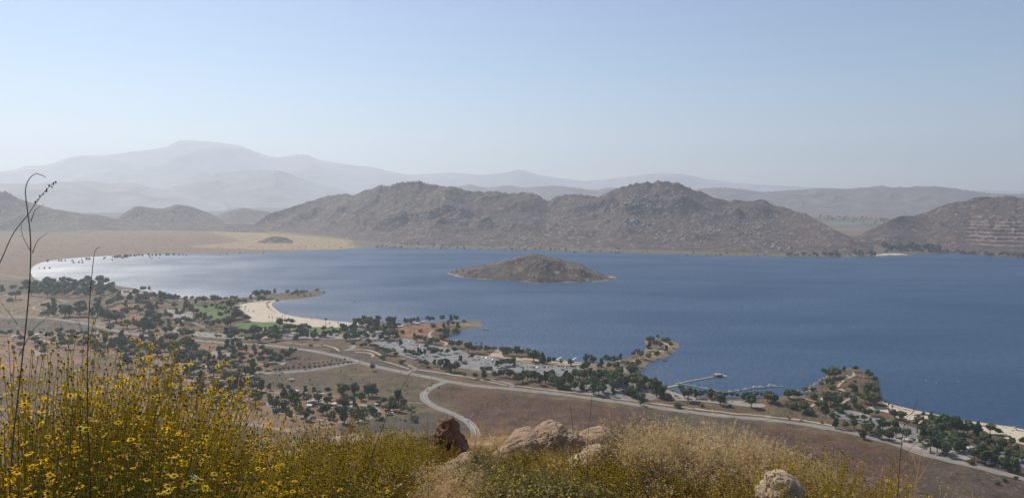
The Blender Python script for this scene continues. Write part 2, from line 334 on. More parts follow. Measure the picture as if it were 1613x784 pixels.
# water
def water_material():
    m = bpy.data.materials.new('lake_water'); m.use_nodes = True; nt = m.node_tree; N = nt.nodes; L = nt.links; N.remove(N['Principled BSDF'])
    g = N.new('ShaderNodeNewGeometry'); df = N.new('ShaderNodeBsdfDiffuse'); gl = N.new('ShaderNodeBsdfAnisotropic'); gl.distribution = 'BECKMANN'; gl.inputs['Anisotropy'].default_value = 0
    df.inputs[0].default_value = (0.009, 0.044, 0.102, 1); gl.inputs['Color'].default_value = (1, 1, 1, 1)
    mp = N.new('ShaderNodeMapping'); mp.inputs['Rotation'].default_value = (0, 0, 0.5); mp.inputs['Scale'].default_value = (1, 0.4, 1); L.new(g.outputs['Position'], mp.inputs[0])
    n1 = N.new('ShaderNodeTexNoise'); n1.inputs['Scale'].default_value = 0.22; n1.inputs['Detail'].default_value = 6; n1.inputs['Roughness'].default_value = 0.8; L.new(mp.outputs[0], n1.inputs['Vector'])
    bp = N.new('ShaderNodeBump'); bp.inputs['Strength'].default_value = 1.0; bp.inputs['Distance'].default_value = 0.9; L.new(n1.outputs[0], bp.inputs['Height']); L.new(bp.outputs[0], gl.inputs['Normal'])
    n2 = N.new('ShaderNodeTexNoise'); n2.inputs['Scale'].default_value = 0.007; n2.inputs['Detail'].default_value = 5; L.new(mp.outputs[0], n2.inputs['Vector'])
    mr = N.new('ShaderNodeMapRange'); L.new(n2.outputs[0], mr.inputs[0]); mr.inputs[1].default_value = 0.35; mr.inputs[2].default_value = 0.65; mr.inputs[3].default_value = 0.493; mr.inputs[4].default_value = 0.515; L.new(mr.outputs[0], gl.inputs['Roughness'])
    m3 = N.new('ShaderNodeMapping'); m3.inputs['Scale'].default_value = (1, 0.22, 1); L.new(g.outputs['Position'], m3.inputs[0]); n3 = N.new('ShaderNodeTexNoise'); n3.inputs['Scale'].default_value = 0.24; n3.inputs['Detail'].default_value = 3; L.new(m3.outputs[0], n3.inputs['Vector'])
    r3 = N.new('ShaderNodeMapRange'); L.new(n3.outputs[0], r3.inputs[0]); r3.inputs[1].default_value = 0.36; r3.inputs[2].default_value = 0.66; r3.inputs[3].default_value = 0.145; r3.inputs[4].default_value = 0.205
    ms = N.new('ShaderNodeMixShader'); m4 = N.new('ShaderNodeMapping'); m4.inputs['Rotation'].default_value = (0, 0, -0.35); m4.inputs['Scale'].default_value = (0.35, 1.0, 1); L.new(g.outputs['Position'], m4.inputs[0])
    n4 = N.new('ShaderNodeTexNoise'); n4.inputs['Scale'].default_value = 0.0042; n4.inputs['Detail'].default_value = 4; n4.inputs['Distortion'].default_value = 0.6; L.new(m4.outputs[0], n4.inputs['Vector']); r4 = N.new('ShaderNodeMapRange'); L.new(n4.outputs[0], r4.inputs[0]); r4.inputs[1].default_value = 0.35; r4.inputs[2].default_value = 0.65; r4.inputs[3].default_value = 0.78; r4.inputs[4].default_value = 1.25
    mu = N.new('ShaderNodeMath'); mu.operation = 'MULTIPLY'; L.new(r3.outputs[0], mu.inputs[0]); L.new(r4.outputs[0], mu.inputs[1]); L.new(mu.outputs[0], ms.inputs[0]); L.new(df.outputs[0], ms.inputs[1]); L.new(gl.outputs[0], ms.inputs[2]); L.new(ms.outputs[0], N['Material Output'].inputs[0])
    return m
M_water = water_material()
wx0, wx1 = WATER[:, 0].min() - 60, WATER[:, 0].max() + 500; wy0, wy1 = WATER[:, 1].min() - 20, WATER[:, 1].max() + 60
gx, gy = np.meshgrid(np.linspace(wx0, wx1, 40), np.linspace(wy0, wy1, 30))
tag(link('lake_water', mesh_np('lake_water', np.stack([gx, gy, 0 * gx], -1).reshape(-1, 3), grid_faces(30, 40)), None, M_water), None, None, None, 'structure')

# hills and mountains: crest lines seen in the photograph given real distance, height and depth
M_hill = mat('chaparral_hill', [(0.018, 0.011, 0.008), (0.050, 0.030, 0.021), (0.104, 0.063, 0.043), (0.19, 0.125, 0.088)], scale=0.022, detail=10, rgh=0.78, lo=0.36, hi=0.66, bump=0.8, bscale=0.06, bdist=4,attr='Tint',
             extra=chain(spots(0.10, (0.035, 0.038, 0.026), 0.30, 0.15, mixmax=0.7), spots(0.035, (0.32, 0.255, 0.21), 0.60, 0.05, vor=False, detail=9, mixmax=0.6)))
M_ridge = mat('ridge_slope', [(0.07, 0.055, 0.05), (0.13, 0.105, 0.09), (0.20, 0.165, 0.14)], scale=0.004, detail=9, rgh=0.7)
M_far = mat('haze_paled_slope', [(0.18, 0.18, 0.18), (0.28, 0.265, 0.255), (0.36, 0.34, 0.33)], scale=0.0022, detail=9, rgh=0.7)  # slope colour raised pale to paint in extra haze on the farthest ranges
M_rock = mat('granite', [(0.24, 0.20, 0.165), (0.40, 0.34, 0.29), (0.52, 0.455, 0.39)], scale=0.25, detail=6, bump=0.5, bscale=0.8, bdist=0.6)
class Hill:
    def __init__(s, crest, base, wfront, wback, seed, spur=0.35, spsc=500, rough=0.03, rsc=90, cd=None, sub=5, bench=None, pw=1.0):
        c = catmull(crest, 6); s.ca, s.cs = azt(c[:, 0], c[:, 1]); o = np.argsort(s.ca); s.ca, s.cs = s.ca[o], s.cs[o]
        if isinstance(base, (int, float)): s.ba, s.bd = np.array([-2, 2.]), np.array([base, base], float)
        else:
            b = np.array(base, float); bx, by = on_plane(b[:, 0], b[:, 1]); s.ba = np.arctan2(bx, by); s.bd = np.hypot(bx, by); o = np.argsort(s.ba); s.ba, s.bd = s.ba[o], s.bd[o]
        s.wf, s.wb, s.seed, s.spur, s.spsc, s.rough, s.rsc, s.sub, s.bench, s.pw = wfront, wback, seed, spur, spsc, rough, rsc, sub, bench, pw
    def height(s, a, d):
        b = np.interp(a, s.ba, s.bd); sl = np.interp(a, s.ca, s.cs)
        wf = s.wf * (0.85 + 0.3 * pnoise(a * 9, 0 * a, s.seed)) if not callable(s.wf) else s.wf(a)
        c = b + wf; H = CAM_Z + sl * c; H = np.where((a < s.ca[0]) | (a > s.ca[-1]), -40, H)
        t = (d - b) / (c - b); x, y = np.sin(a) * d, np.cos(a) * d
        f = np.where(t < 1, np.clip(t, -0.3, 1) ** 1 , 1 - ((d - c) / s.wb) ** 2 * 1.0)
        tt = np.clip(t, 0, 1); up = (1 - (1 - tt) ** 1.55) ** s.pw * 0.55 + 0.45 * sm(tt)
        f = np.where(t < 0, t * 1.2, np.where(t < 1, up, f))
        g = np.clip(4 * tt * (1 - tt), 0, 1) ** 0.7 * (t < 1) + 0.0
        g = np.where(t >= 1, np.clip((d - c) / s.wb, 0, 1) ** 0.5, g)
        rn = ridged(x, y, s.spsc, s.sub, s.seed)
        h = np.maximum(H, 2) * f * (1 - s.spur * g * (1 - rn)) 
        h = h + np.abs(H) * s.rough * fbm(x, y, s.rsc, 5, s.seed + 3, 0.62) * np.clip(f * 3, 0, 1)
        h = np.where(H < 2, -8 + 0 * h, h)
        if s.bench:
            k = s.bench(a, h)
            st_ = 17.0; hb = np.floor(h / st_) * st_ + st_ * sm((h / st_ - np.floor(h / st_)) * 2.2 - 0.1); h = h * (1 - k) + hb * k
        return np.maximum(h, -12)
    def mesh(s, name, a0, a1, na, d0, d1, nd, m, tint=None):
        a = np.linspace(a0, a1, na); d = np.geomspace(d0, d1, nd); A, D = np.meshgrid(a, d); Z = s.height(A, D)
        keep = Z > -7; o = link(name, None if 0 else mesh_np(name, np.stack([np.sin(A) * D, np.cos(A) * D, Z], -1).reshape(-1, 3), grid_faces(nd, na)[(keep[:-1, :-1] | keep[1:, 1:] | keep[1:, :-1] | keep[:-1, 1:]).ravel()]), None, m)
        T_ = np.ones((Z.size, 4), np.float32)
        if s.bench:
            k = s.bench(A, Z).ravel(); fr = (Z.ravel() / 17.0) % 1; face = ((fr > 0.10) & (fr < 0.92)) * 1.0; c = np.where(face > 0, 0.9, 3.2)[:, None] * np.array([0.92, 1.0, 1.15]); T_[:, :3] = 1 * (1 - k[:, None]) + c * k[:, None]
        at = o.data.color_attributes.new('Tint', 'FLOAT_COLOR', 'POINT'); at.data.foreach_set('color', T_.ravel())
        return tag(o, None, None, None, 'structure')
def az(px): return float(azt(px, 390)[0])
H_main = Hill([(396, 356), (410, 346), (424, 336), (446, 329), (476, 320), (507, 310), (538, 303.5), (556, 306), (571, 300), (602, 291.4), (614, 290.5), (633, 286), (652, 283), (669, 286), (686, 287.5), (694, 290.5), (721, 293.5),
   (752, 299.7), (782, 301), (809, 303.7), (834, 302.4), (846, 306), (863, 316), (876, 309), (901, 304), (931, 307), (944, 308), (971, 296.6), (990, 291.4), (1026, 283.8), (1042, 283.5), (1060, 286), (1075, 290),
   (1100, 298), (1118, 307), (1140, 314), (1167, 316), (1200, 314), (1218, 321), (1249, 329.4), (1273, 338), (1301, 353), (1332, 370), (1347, 378), (1362, 386), (1375, 394)],
   [(380, 364), (440, 368), (500, 373), (560, 379), (620, 385), (700, 388), (900, 391), (1000, 394), (1100, 397), (1200, 400), (1300, 401), (1380, 401)], lambda a: 150 + 950 * sm((np.interp(a, [az(390), az(520), az(1200), az(1370)], [0.0, 1, 1, 0.12]))), 900, 4,
   spur=0.55, spsc=560, rough=0.07, rsc=120, sub=6)
H_main.mesh('hills', az(385), az(1385), 1050, 3050, 7300, 470, M_hill)
H_right = Hill([(1346, 376), (1362, 366), (1384, 356), (1414, 341), (1445, 338), (1491, 322), (1537, 312), (1561, 309), (1598, 309), (1613, 311), (1700, 303), (1850, 306), (2100, 330)],
   [(1340, 388), (1400, 390), (1460, 391), (1520, 396), (1570, 400), (1613, 402), (1800, 410), (2100, 425)], lambda a: 260 + 700 * sm((a - az(1345)) / (az(1600) - az(1345))), 800, 14, spur=0.3, spsc=450, rough=0.05, rsc=90,
   bench=lambda a, h: sm((a - az(1505)) / (az(1535) - az(1505))) * sm((h - 22) / 14) * (1 - sm((h - 138) / 14)) * (1 - sm((a - az(1660)) / 0.05)))
H_right.mesh('hills', az(1330), az(2100), 520, 3100, 5600, 420, M_hill)
H_left = Hill([(-400, 300), (-250, 285), (-120, 296), (-40, 292), (0, 299), (12, 301), (31, 311.6), (61, 322), (104, 331.5), (138, 337), (153, 337.6), (184, 345), (225, 350), (262, 352), (294, 350), (337, 355), (372, 352), (400, 354), (425, 362), (450, 372)],
   [(-400, 360), (0, 364), (200, 366), (450, 372)], 620, 700, 24, spur=0.35, spsc=420, rough=0.06, rsc=120); H_left.mesh('hills', az(-400), az(455), 560, 4900, 7300, 160, M_hill)
H_s1 = Hill([(176, 352), (190, 340), (214, 325), (239, 327), (256, 328), (281, 322), (306, 327), (337, 339), (352, 350), (362, 358)], 6600, 620, 600, 31, spur=0.35, spsc=420, rough=0.05); H_s1.mesh('hills', az(174), az(366), 300, 6400, 8400, 140, M_hill)
H_s2 = Hill([(318, 352), (345, 339), (361, 332), (381, 327.5), (400, 330), (424, 334), (445, 342), (470, 352)], 7300, 700, 700, 37, spur=0.3, spsc=450, rough=0.04); H_s2.mesh('hills', az(316), az(480), 220, 7000, 9400, 120, M_hill)
H_knob = Hill([(405, 381), (418, 376), (432, 372), (448, 373), (462, 380)], [(400, 384.5), (465, 385)], 120, 90, 41, spur=0.2, spsc=90, rough=0.05, rsc=30); H_knob.mesh('hills', az(400), az(466), 90, 3700, 4700, 120, M_hill)
# distant ranges
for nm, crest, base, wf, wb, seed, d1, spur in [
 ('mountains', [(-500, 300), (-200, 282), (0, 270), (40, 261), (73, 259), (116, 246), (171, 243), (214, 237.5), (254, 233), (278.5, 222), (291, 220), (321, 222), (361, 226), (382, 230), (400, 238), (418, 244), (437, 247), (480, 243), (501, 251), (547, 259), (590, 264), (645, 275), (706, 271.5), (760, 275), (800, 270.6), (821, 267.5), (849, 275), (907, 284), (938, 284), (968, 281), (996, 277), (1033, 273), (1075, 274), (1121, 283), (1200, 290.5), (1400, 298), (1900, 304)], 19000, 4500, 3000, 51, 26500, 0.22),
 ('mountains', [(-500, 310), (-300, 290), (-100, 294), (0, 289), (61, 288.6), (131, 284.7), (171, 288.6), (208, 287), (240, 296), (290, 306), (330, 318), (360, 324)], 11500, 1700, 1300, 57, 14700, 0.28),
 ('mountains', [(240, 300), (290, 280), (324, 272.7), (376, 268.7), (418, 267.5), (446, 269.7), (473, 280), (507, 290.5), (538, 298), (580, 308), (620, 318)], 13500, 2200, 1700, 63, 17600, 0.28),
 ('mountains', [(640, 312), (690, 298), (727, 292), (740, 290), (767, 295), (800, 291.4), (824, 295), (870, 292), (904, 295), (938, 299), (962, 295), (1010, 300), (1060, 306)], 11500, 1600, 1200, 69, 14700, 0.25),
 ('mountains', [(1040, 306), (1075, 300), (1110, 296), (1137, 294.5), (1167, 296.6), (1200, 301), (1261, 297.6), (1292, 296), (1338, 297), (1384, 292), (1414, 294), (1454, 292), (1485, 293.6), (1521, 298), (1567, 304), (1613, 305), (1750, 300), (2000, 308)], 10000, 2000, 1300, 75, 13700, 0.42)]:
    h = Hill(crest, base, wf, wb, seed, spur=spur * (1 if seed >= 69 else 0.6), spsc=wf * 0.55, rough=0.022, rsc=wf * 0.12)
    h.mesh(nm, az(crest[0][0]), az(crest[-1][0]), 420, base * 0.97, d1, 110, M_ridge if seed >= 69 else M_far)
# island
ISL = px2xy(catmull([(705, 430), (713, 433), (720, 435), (737, 438), (779, 441), (819, 443), (845, 446), (878, 444.5), (918, 445), (948, 442.5), (971, 438.5), (955, 434), (900, 429), (840, 427), (780, 427), (730, 428.5)], 4, True))
ix0, ix1, iy0, iy1 = ISL[:, 0].min() - 12, ISL[:, 0].max() + 12, ISL[:, 1].min() - 12, ISL[:, 1].max() + 12
ix, iy = np.meshgrid(np.linspace(ix0, ix1, 330), np.linspace(iy0, iy1, 200)); si = sdist(ISL, ix, iy); si = np.where(inside(ISL, ix, iy), si, -si)
iaz = np.arctan2(ix, iy); cr = np.array([(700, 431), (712, 430), (740, 424), (780, 416), (805, 409), (826, 403), (839, 400.5), (850, 402), (866, 406), (880, 408), (892, 414), (914, 416), (925, 422), (945, 429), (960, 434), (975, 440)], float)
pa, ps = azt(cr[:, 0], cr[:, 1]); yc = 0.5 * (iy0 + iy1)
dmid = np.hypot(ix, yc + 30 + 0 * iy); Hc = np.maximum(CAM_Z + np.interp(iaz, pa, ps) * dmid, 1.5)
mw = np.maximum(sdist(ISL, ix, np.full(iy.shape, yc + 30.0)), 30) 
def isl_h(si_, Hc_, mw_, x, y): 
    t = np.clip(si_ / np.maximum(mw_ * 0.8, 25), 0, 1)
    return np.where(si_ > 0, Hc_ * (1 - (1 - t) ** 1.5) * (1 - 0.35 * (1 - ridged(x, y, 150, 4, 81)) * 4 * t * (1 - t)) + 3.5 * fbm(x, y, 30, 4, 83) * sm(si_ / 25), np.maximum(si_ * 0.3, -7))
iz = isl_h(si, Hc, mw, ix, iy)
im = mesh_np('island', np.stack([ix, iy, iz], -1).reshape(-1, 3), grid_faces(200, 330)); itn = np.ones((ix.size, 4), np.float32); ks = (si.ravel() > -2) & (iz.ravel() < 2.2) & ((fbm(ix.ravel(), iy.ravel(), 90, 2, 91) > 0.0) | (ix.ravel() < ix0 + 130)); itn[ks, :3] = (5.0, 5.2, 5.0); im.color_attributes.new('Tint', 'FLOAT_COLOR', 'POINT').data.foreach_set('color', itn.ravel())
tag(link('island', im, None, M_hill), 'low rocky brown island in the middle of the lake', None, None, 'structure')

# boulder outcrops on the slopes (far too many to count)
def ico(sub=1):
    bm = bmesh.new(); bmesh.ops.create_icosphere(bm, subdivisions=sub, radius=1.0); v = np.array([x.co[:] for x in bm.verts]); f = np.array([[q.index for q in x.verts] for x in bm.faces]); bm.free(); return v, f
IV, IF = ico(2)
def rockfield(name, label, P, S, seed, m):
    r = np.random.RandomState(seed); n = len(P); k = len(IV)
    V = np.repeat(IV[None], n, 0) * (1 + 0.5 * (r.rand(n, k, 1) - 0.5)) * (S[:, None, None] * (0.6 + 0.7 * r.rand(n, 1, 3)))
    V = np.sign(V) * np.abs(V) ** 0.93 * np.array([1, 1, 0.7])
    a = r.rand(n) * 6.28; c, s_ = np.cos(a)[:, None], np.sin(a)[:, None]; x = V[..., 0] * c - V[..., 1] * s_; y = V[..., 0] * s_ + V[..., 1] * c
    V = np.stack([x, y, V[..., 2]], -1) + P[:, None, :]
    F = (IF[None] + (np.arange(n) * k)[:, None, None]).reshape(-1, 3)
    return tag(link(name, mesh_np(name, V.reshape(-1, 3), F, False), None, m), label, 'rocks', None, 'stuff')
def scatter_rocks(hill, px0, px1, d0, d1, n, seed, smax, clus):
    r = np.random.RandomState(seed); a = r.uniform(az(px0), az(px1), n * 9); d = r.uniform(d0, d1, n * 9); h = hill.height(a, d); x, y = np.sin(a) * d, np.cos(a) * d
    w = fbm(x, y, clus, 4, seed) + 0.22 * np.clip(h / 300, 0, 1); ok = (h > 12) & (w > 0.16) ; idx = np.where(ok)[0][:n]
    S = smax * (0.22 + 0.78 * r.rand(len(idx)) ** 3.5)
    return np.stack([x[idx], y[idx], h[idx] - S * 0.1], 1), S
P1, S1 = scatter_rocks(H_main, 430, 1350, 3350, 4600, 800, 5, 9, 240)
P2, S2 = scatter_rocks(H_right, 1370, 1700, 3350, 4500, 420, 6, 10, 200)
r_ = np.random.RandomState(21); CA, CD, CS = [], [], []
for cx, cy_, w_, h_, n_ in [(652, 300, 18, 5, 30), (690, 300, 16, 7, 60), (715, 312, 14, 8, 50), (668, 305, 12, 6, 40), (605, 336, 20, 9, 70), (650, 338, 22, 8, 70), (700, 330, 22, 8, 50), (740, 322, 20, 8, 50), (560, 345, 25, 8, 40), (880, 345, 14, 8, 60), (1005, 312, 20, 6, 70), (1030, 325, 22, 8, 90), (1060, 300, 16, 6, 60), (1085, 296, 14, 6, 70), (1110, 310, 10, 8, 40), (1000, 350, 18, 8, 60), (960, 340, 18, 8, 40), (1060, 375, 24, 8, 70), (1140, 360, 20, 10, 50), (1200, 355, 22, 10, 50), (830, 380, 26, 5, 50), (770, 345, 24, 10, 50), (1230, 390, 30, 6, 60), (480, 340, 20, 6, 20)]:
    a = np.array([az(q) for q in cx + w_ * r_.randn(n_)]); targ = azt(np.full(n_, float(cx)), cy_ + h_ * r_.randn(n_))[1]
    dgr = np.linspace(3350, 4700, 160); HH = H_main.height(a[:, None] + 0 * dgr, dgr[None] + 0 * a[:, None]); el = (HH - CAM_Z) / dgr; vis = el >= np.maximum.accumulate(el, 1) - 1e-9; j = np.argmax((el >= targ[:, None]) & vis, 1); CA.append(a); CD.append(dgr[j]); CS.append(3.0 + 7.5 * r_.rand(n_) ** 2 + 0 * a); CD[-1][j == 0] = 3000
CA, CD, CS = map(np.concatenate, (CA, CD, CS)); k_ = CD > 3300; CA, CD, CS = CA[k_], CD[k_], CS[k_]; PX = np.stack([np.sin(CA) * CD, np.cos(CA) * CD, H_main.height(CA, CD) + CS * 0.15], 1)
P1, S1 = np.concatenate([P1, PX]), np.concatenate([S1, CS]); P3, S3 = scatter_rocks(H_left, -60, 430, 5200, 6000, 250, 8, 8, 300)
rr = np.random.RandomState(9); ri = rr.randint(0, si.size, 2600); m_ = (si.ravel()[ri] > 6) & (fbm(ix.ravel()[ri], iy.ravel()[ri], 60, 3, 6) > 0.05); ri = ri[m_]
P4 = np.stack([ix.ravel()[ri], iy.ravel()[ri], iz.ravel()[ri]], 1); S4 = 0.8 + 3.0 * rr.rand(len(ri)) ** 3
rs = np.where((np.abs(si.ravel() - 1.5) < 2.5) & (iy.ravel() < yc))[0]; rs = rs[rr.rand(len(rs)) < 0.3]; P5 = np.stack([ix.ravel()[rs], iy.ravel()[rs], 0 * rs + 0.2], 1); S5 = 0.7 + 1.3 * rr.rand(len(rs))
kq = ~((np.arctan2(P2[:, 0], P2[:, 1]) > az(1508)) & (P2[:, 2] < 150)); P2, S2 = P2[kq], S2[kq]
rockfield('boulder_outcrops', 'pale granite boulders strewn over the hills beyond the lake and on the island', np.concatenate([P1, P2, P3, P4, P5]), np.concatenate([S1, S2, S3, S4, S5]), 3, M_rock)

# surfaces laid on the ground
def patch(name, poly, m, off, step=12, label=None, z=4, smooth=3, T=None):
    P = np.array(poly, float)
    if T: P = np.stack([T[0] + P[:, 0] / T[2], T[1] + P[:, 1] / T[2]], 1)
    if smooth: P = catmull(P, smooth, True)
    x, y, zz = px_ground(P); B = np.stack([x, y], 1); n = len(B)
    gx, gy = np.meshgrid(np.arange(x.min(), x.max(), step), np.arange(y.min(), y.max(), step)); gx, gy = gx.ravel(), gy.ravel()
    k = inside(B, gx, gy); gx, gy = gx[k], gy[k]; k = sdist(B, gx, gy) > step * 0.4; pts = np.concatenate([B, np.stack([gx[k], gy[k]], 1)])
    r = delaunay_2d_cdt([Vector(p) for p in pts], [], [list(range(n))], 1, 1e-4); V = np.array([v[:] for v in r[0]]); F = [f for f in r[2] if len(f) == 3]
    V3 = np.column_stack([V, ground_z(V[:, 0], V[:, 1]) + off]); me = mesh_np(name, V3, np.array(F))
    bm = bmesh.new(); bm.from_mesh(me); bmesh.ops.recalc_face_normals(bm, faces=bm.faces)
    if sum(f.normal.z for f in bm.faces) < 0: bmesh.ops.reverse_faces(bm, faces=bm.faces)
    bm.to_mesh(me); bm.free()
    return tag(link(name, me, None, m), label, None, None, 'structure')
def ribbon(name, pts, width, m, off, T=None, label=None):
    P = np.array(pts, float)
    if T: P = np.stack([T[0] + P[:, 0] / T[2], T[1] + P[:, 1] / T[2]], 1)
    x, y, _ = px_ground(catmull(P, 4)); Q = np.stack([x, y], 1); L = np.concatenate([[0], np.cumsum(np.hypot(*np.diff(Q, axis=0).T))]); n = max(int(L[-1] / 7), 4)
    t = np.linspace(0, L[-1], n); Q = np.stack([np.interp(t, L, Q[:, 0]), np.interp(t, L, Q[:, 1])], 1)
    k = np.ones(5) / 5
    if n > 12: Qp = np.pad(Q, ((2, 2), (0, 0)), 'edge'); Q = np.stack([np.convolve(Qp[:, 0], k, 'valid'), np.convolve(Qp[:, 1], k, 'valid')], 1)
    T_ = np.gradient(Q, axis=0); T_ /= np.linalg.norm(T_, axis=1)[:, None]; Nn = np.stack([-T_[:, 1], T_[:, 0]], 1)
    us = np.linspace(-0.5, 0.5, 5); X = Q[:, None, 0] + Nn[:, None, 0] * us * width; Y = Q[:, None, 1] + Nn[:, None, 1] * us * width
    Z = ground_z(X, Y) + off; me = mesh_np(name, np.stack([X, Y, Z], -1).reshape(-1, 3), grid_faces(n, 5)[:, ::-1])
    return tag(link(name, me, None, m), label, None, None, 'structure')
M_asph = mat('asphalt', [(0.15, 0.142, 0.135), (0.20, 0.19, 0.18), (0.25, 0.24, 0.225)], scale=0.08, detail=7, rough=0.85)
M_lot = mat('car_park_asphalt', [(0.15, 0.145, 0.14), (0.21, 0.20, 0.195), (0.26, 0.25, 0.24)], scale=0.05, detail=7, rough=0.85, extra=spots(0.03, (0.12, 0.115, 0.11), 0.58, 0.08, vor=False, detail=6, mixmax=0.6))
M_dust = mat('dusty_shoulder', [(0.27, 0.21, 0.155), (0.38, 0.31, 0.24)], scale=0.07, detail=7)
M_pale = mat('pale_pavement', [(0.22, 0.19, 0.16), (0.34, 0.30, 0.255)], scale=0.06, detail=7)
M_path = mat('dirt_path', [(0.34, 0.26, 0.18), (0.46, 0.365, 0.26)], scale=0.1, detail=6)
M_sand = mat('beach_sand', [(0.44, 0.36, 0.26), (0.58, 0.49, 0.375)], scale=0.04, detail=9, bump=0.4, bscale=0.5, bdist=0.2)
M_lawn = mat('lawn_grass', [(0.055, 0.10, 0.02), (0.085, 0.145, 0.03), (0.135, 0.185, 0.05)], scale=0.06, detail=7)
M_line = mat('road_paint', [(0.5, 0.47, 0.35), (0.62, 0.6, 0.5)], scale=0.3)
main_road = [(-120, 492), (-40, 496), (0, 498), (33, 499), (75, 501), (103, 504.6), (141, 511), (166, 516.5), (196, 524), (225, 528), (260, 531), (283, 533.6), (329, 537.5), (360, 540), (393, 541.5), (423, 544), (459, 548), (493, 552.5), (534, 561),
 (573, 572), (606, 580), (640, 587), (681, 595), (706, 600.5), (733, 605), (770, 609.5), (803, 612), (841, 616), (890, 621.5), (926, 626.5), (968, 632), (1020, 639.5), (1086, 648.5), (1136, 654), (1200, 660), (1250, 665.5), (1299, 673), (1340, 681), (1382, 691), (1424, 704), (1465, 717), (1522, 730.5), (1549, 737), (1601, 751), (1700, 775)]
side_road = [(706, 600.5), (696, 603), (681, 609.5), (669, 618), (667, 626), (678, 636.5), (699, 646), (720, 654.5), (736, 663), (748, 677), (750, 700)]
ent_road = [(566, 569.5), (548, 573), (526, 577), (501, 581), (468, 584.5), (435, 586.5), (405, 587.5), (360, 586), (313, 585)]
low_road = [(-60, 640), (180, 656), (290, 664), (340, 665), (400, 669), (470, 682)]
for nm, P, w in (('road', main_road, 14), ('road', side_road, 11), ('road', ent_road, 18), ('road', low_road, 9)):
    ribbon('road_shoulder', P, w, M_dust, 0.20)
    ribbon(nm, P, w * 0.74, M_asph, 0.30)
    ribbon('road_marking', P, 0.45, M_line, 0.36)
T7 = (540, 480, 6.03); TH = (700, 500, 6.03); TK = (1200, 560, 6.03); TA = (0, 430, 6.03); TB = (180, 430, 6.03); TC = (180, 530, 6.03); TD = (360, 440, 6.03); TE = (360, 550, 6.03); TG = (520, 580, 6.03); TI = (860, 510, 6.03); TJ = (1020, 560, 6.03); TL = (1340, 620, 4.78); TM = (0, 520, 6.03)
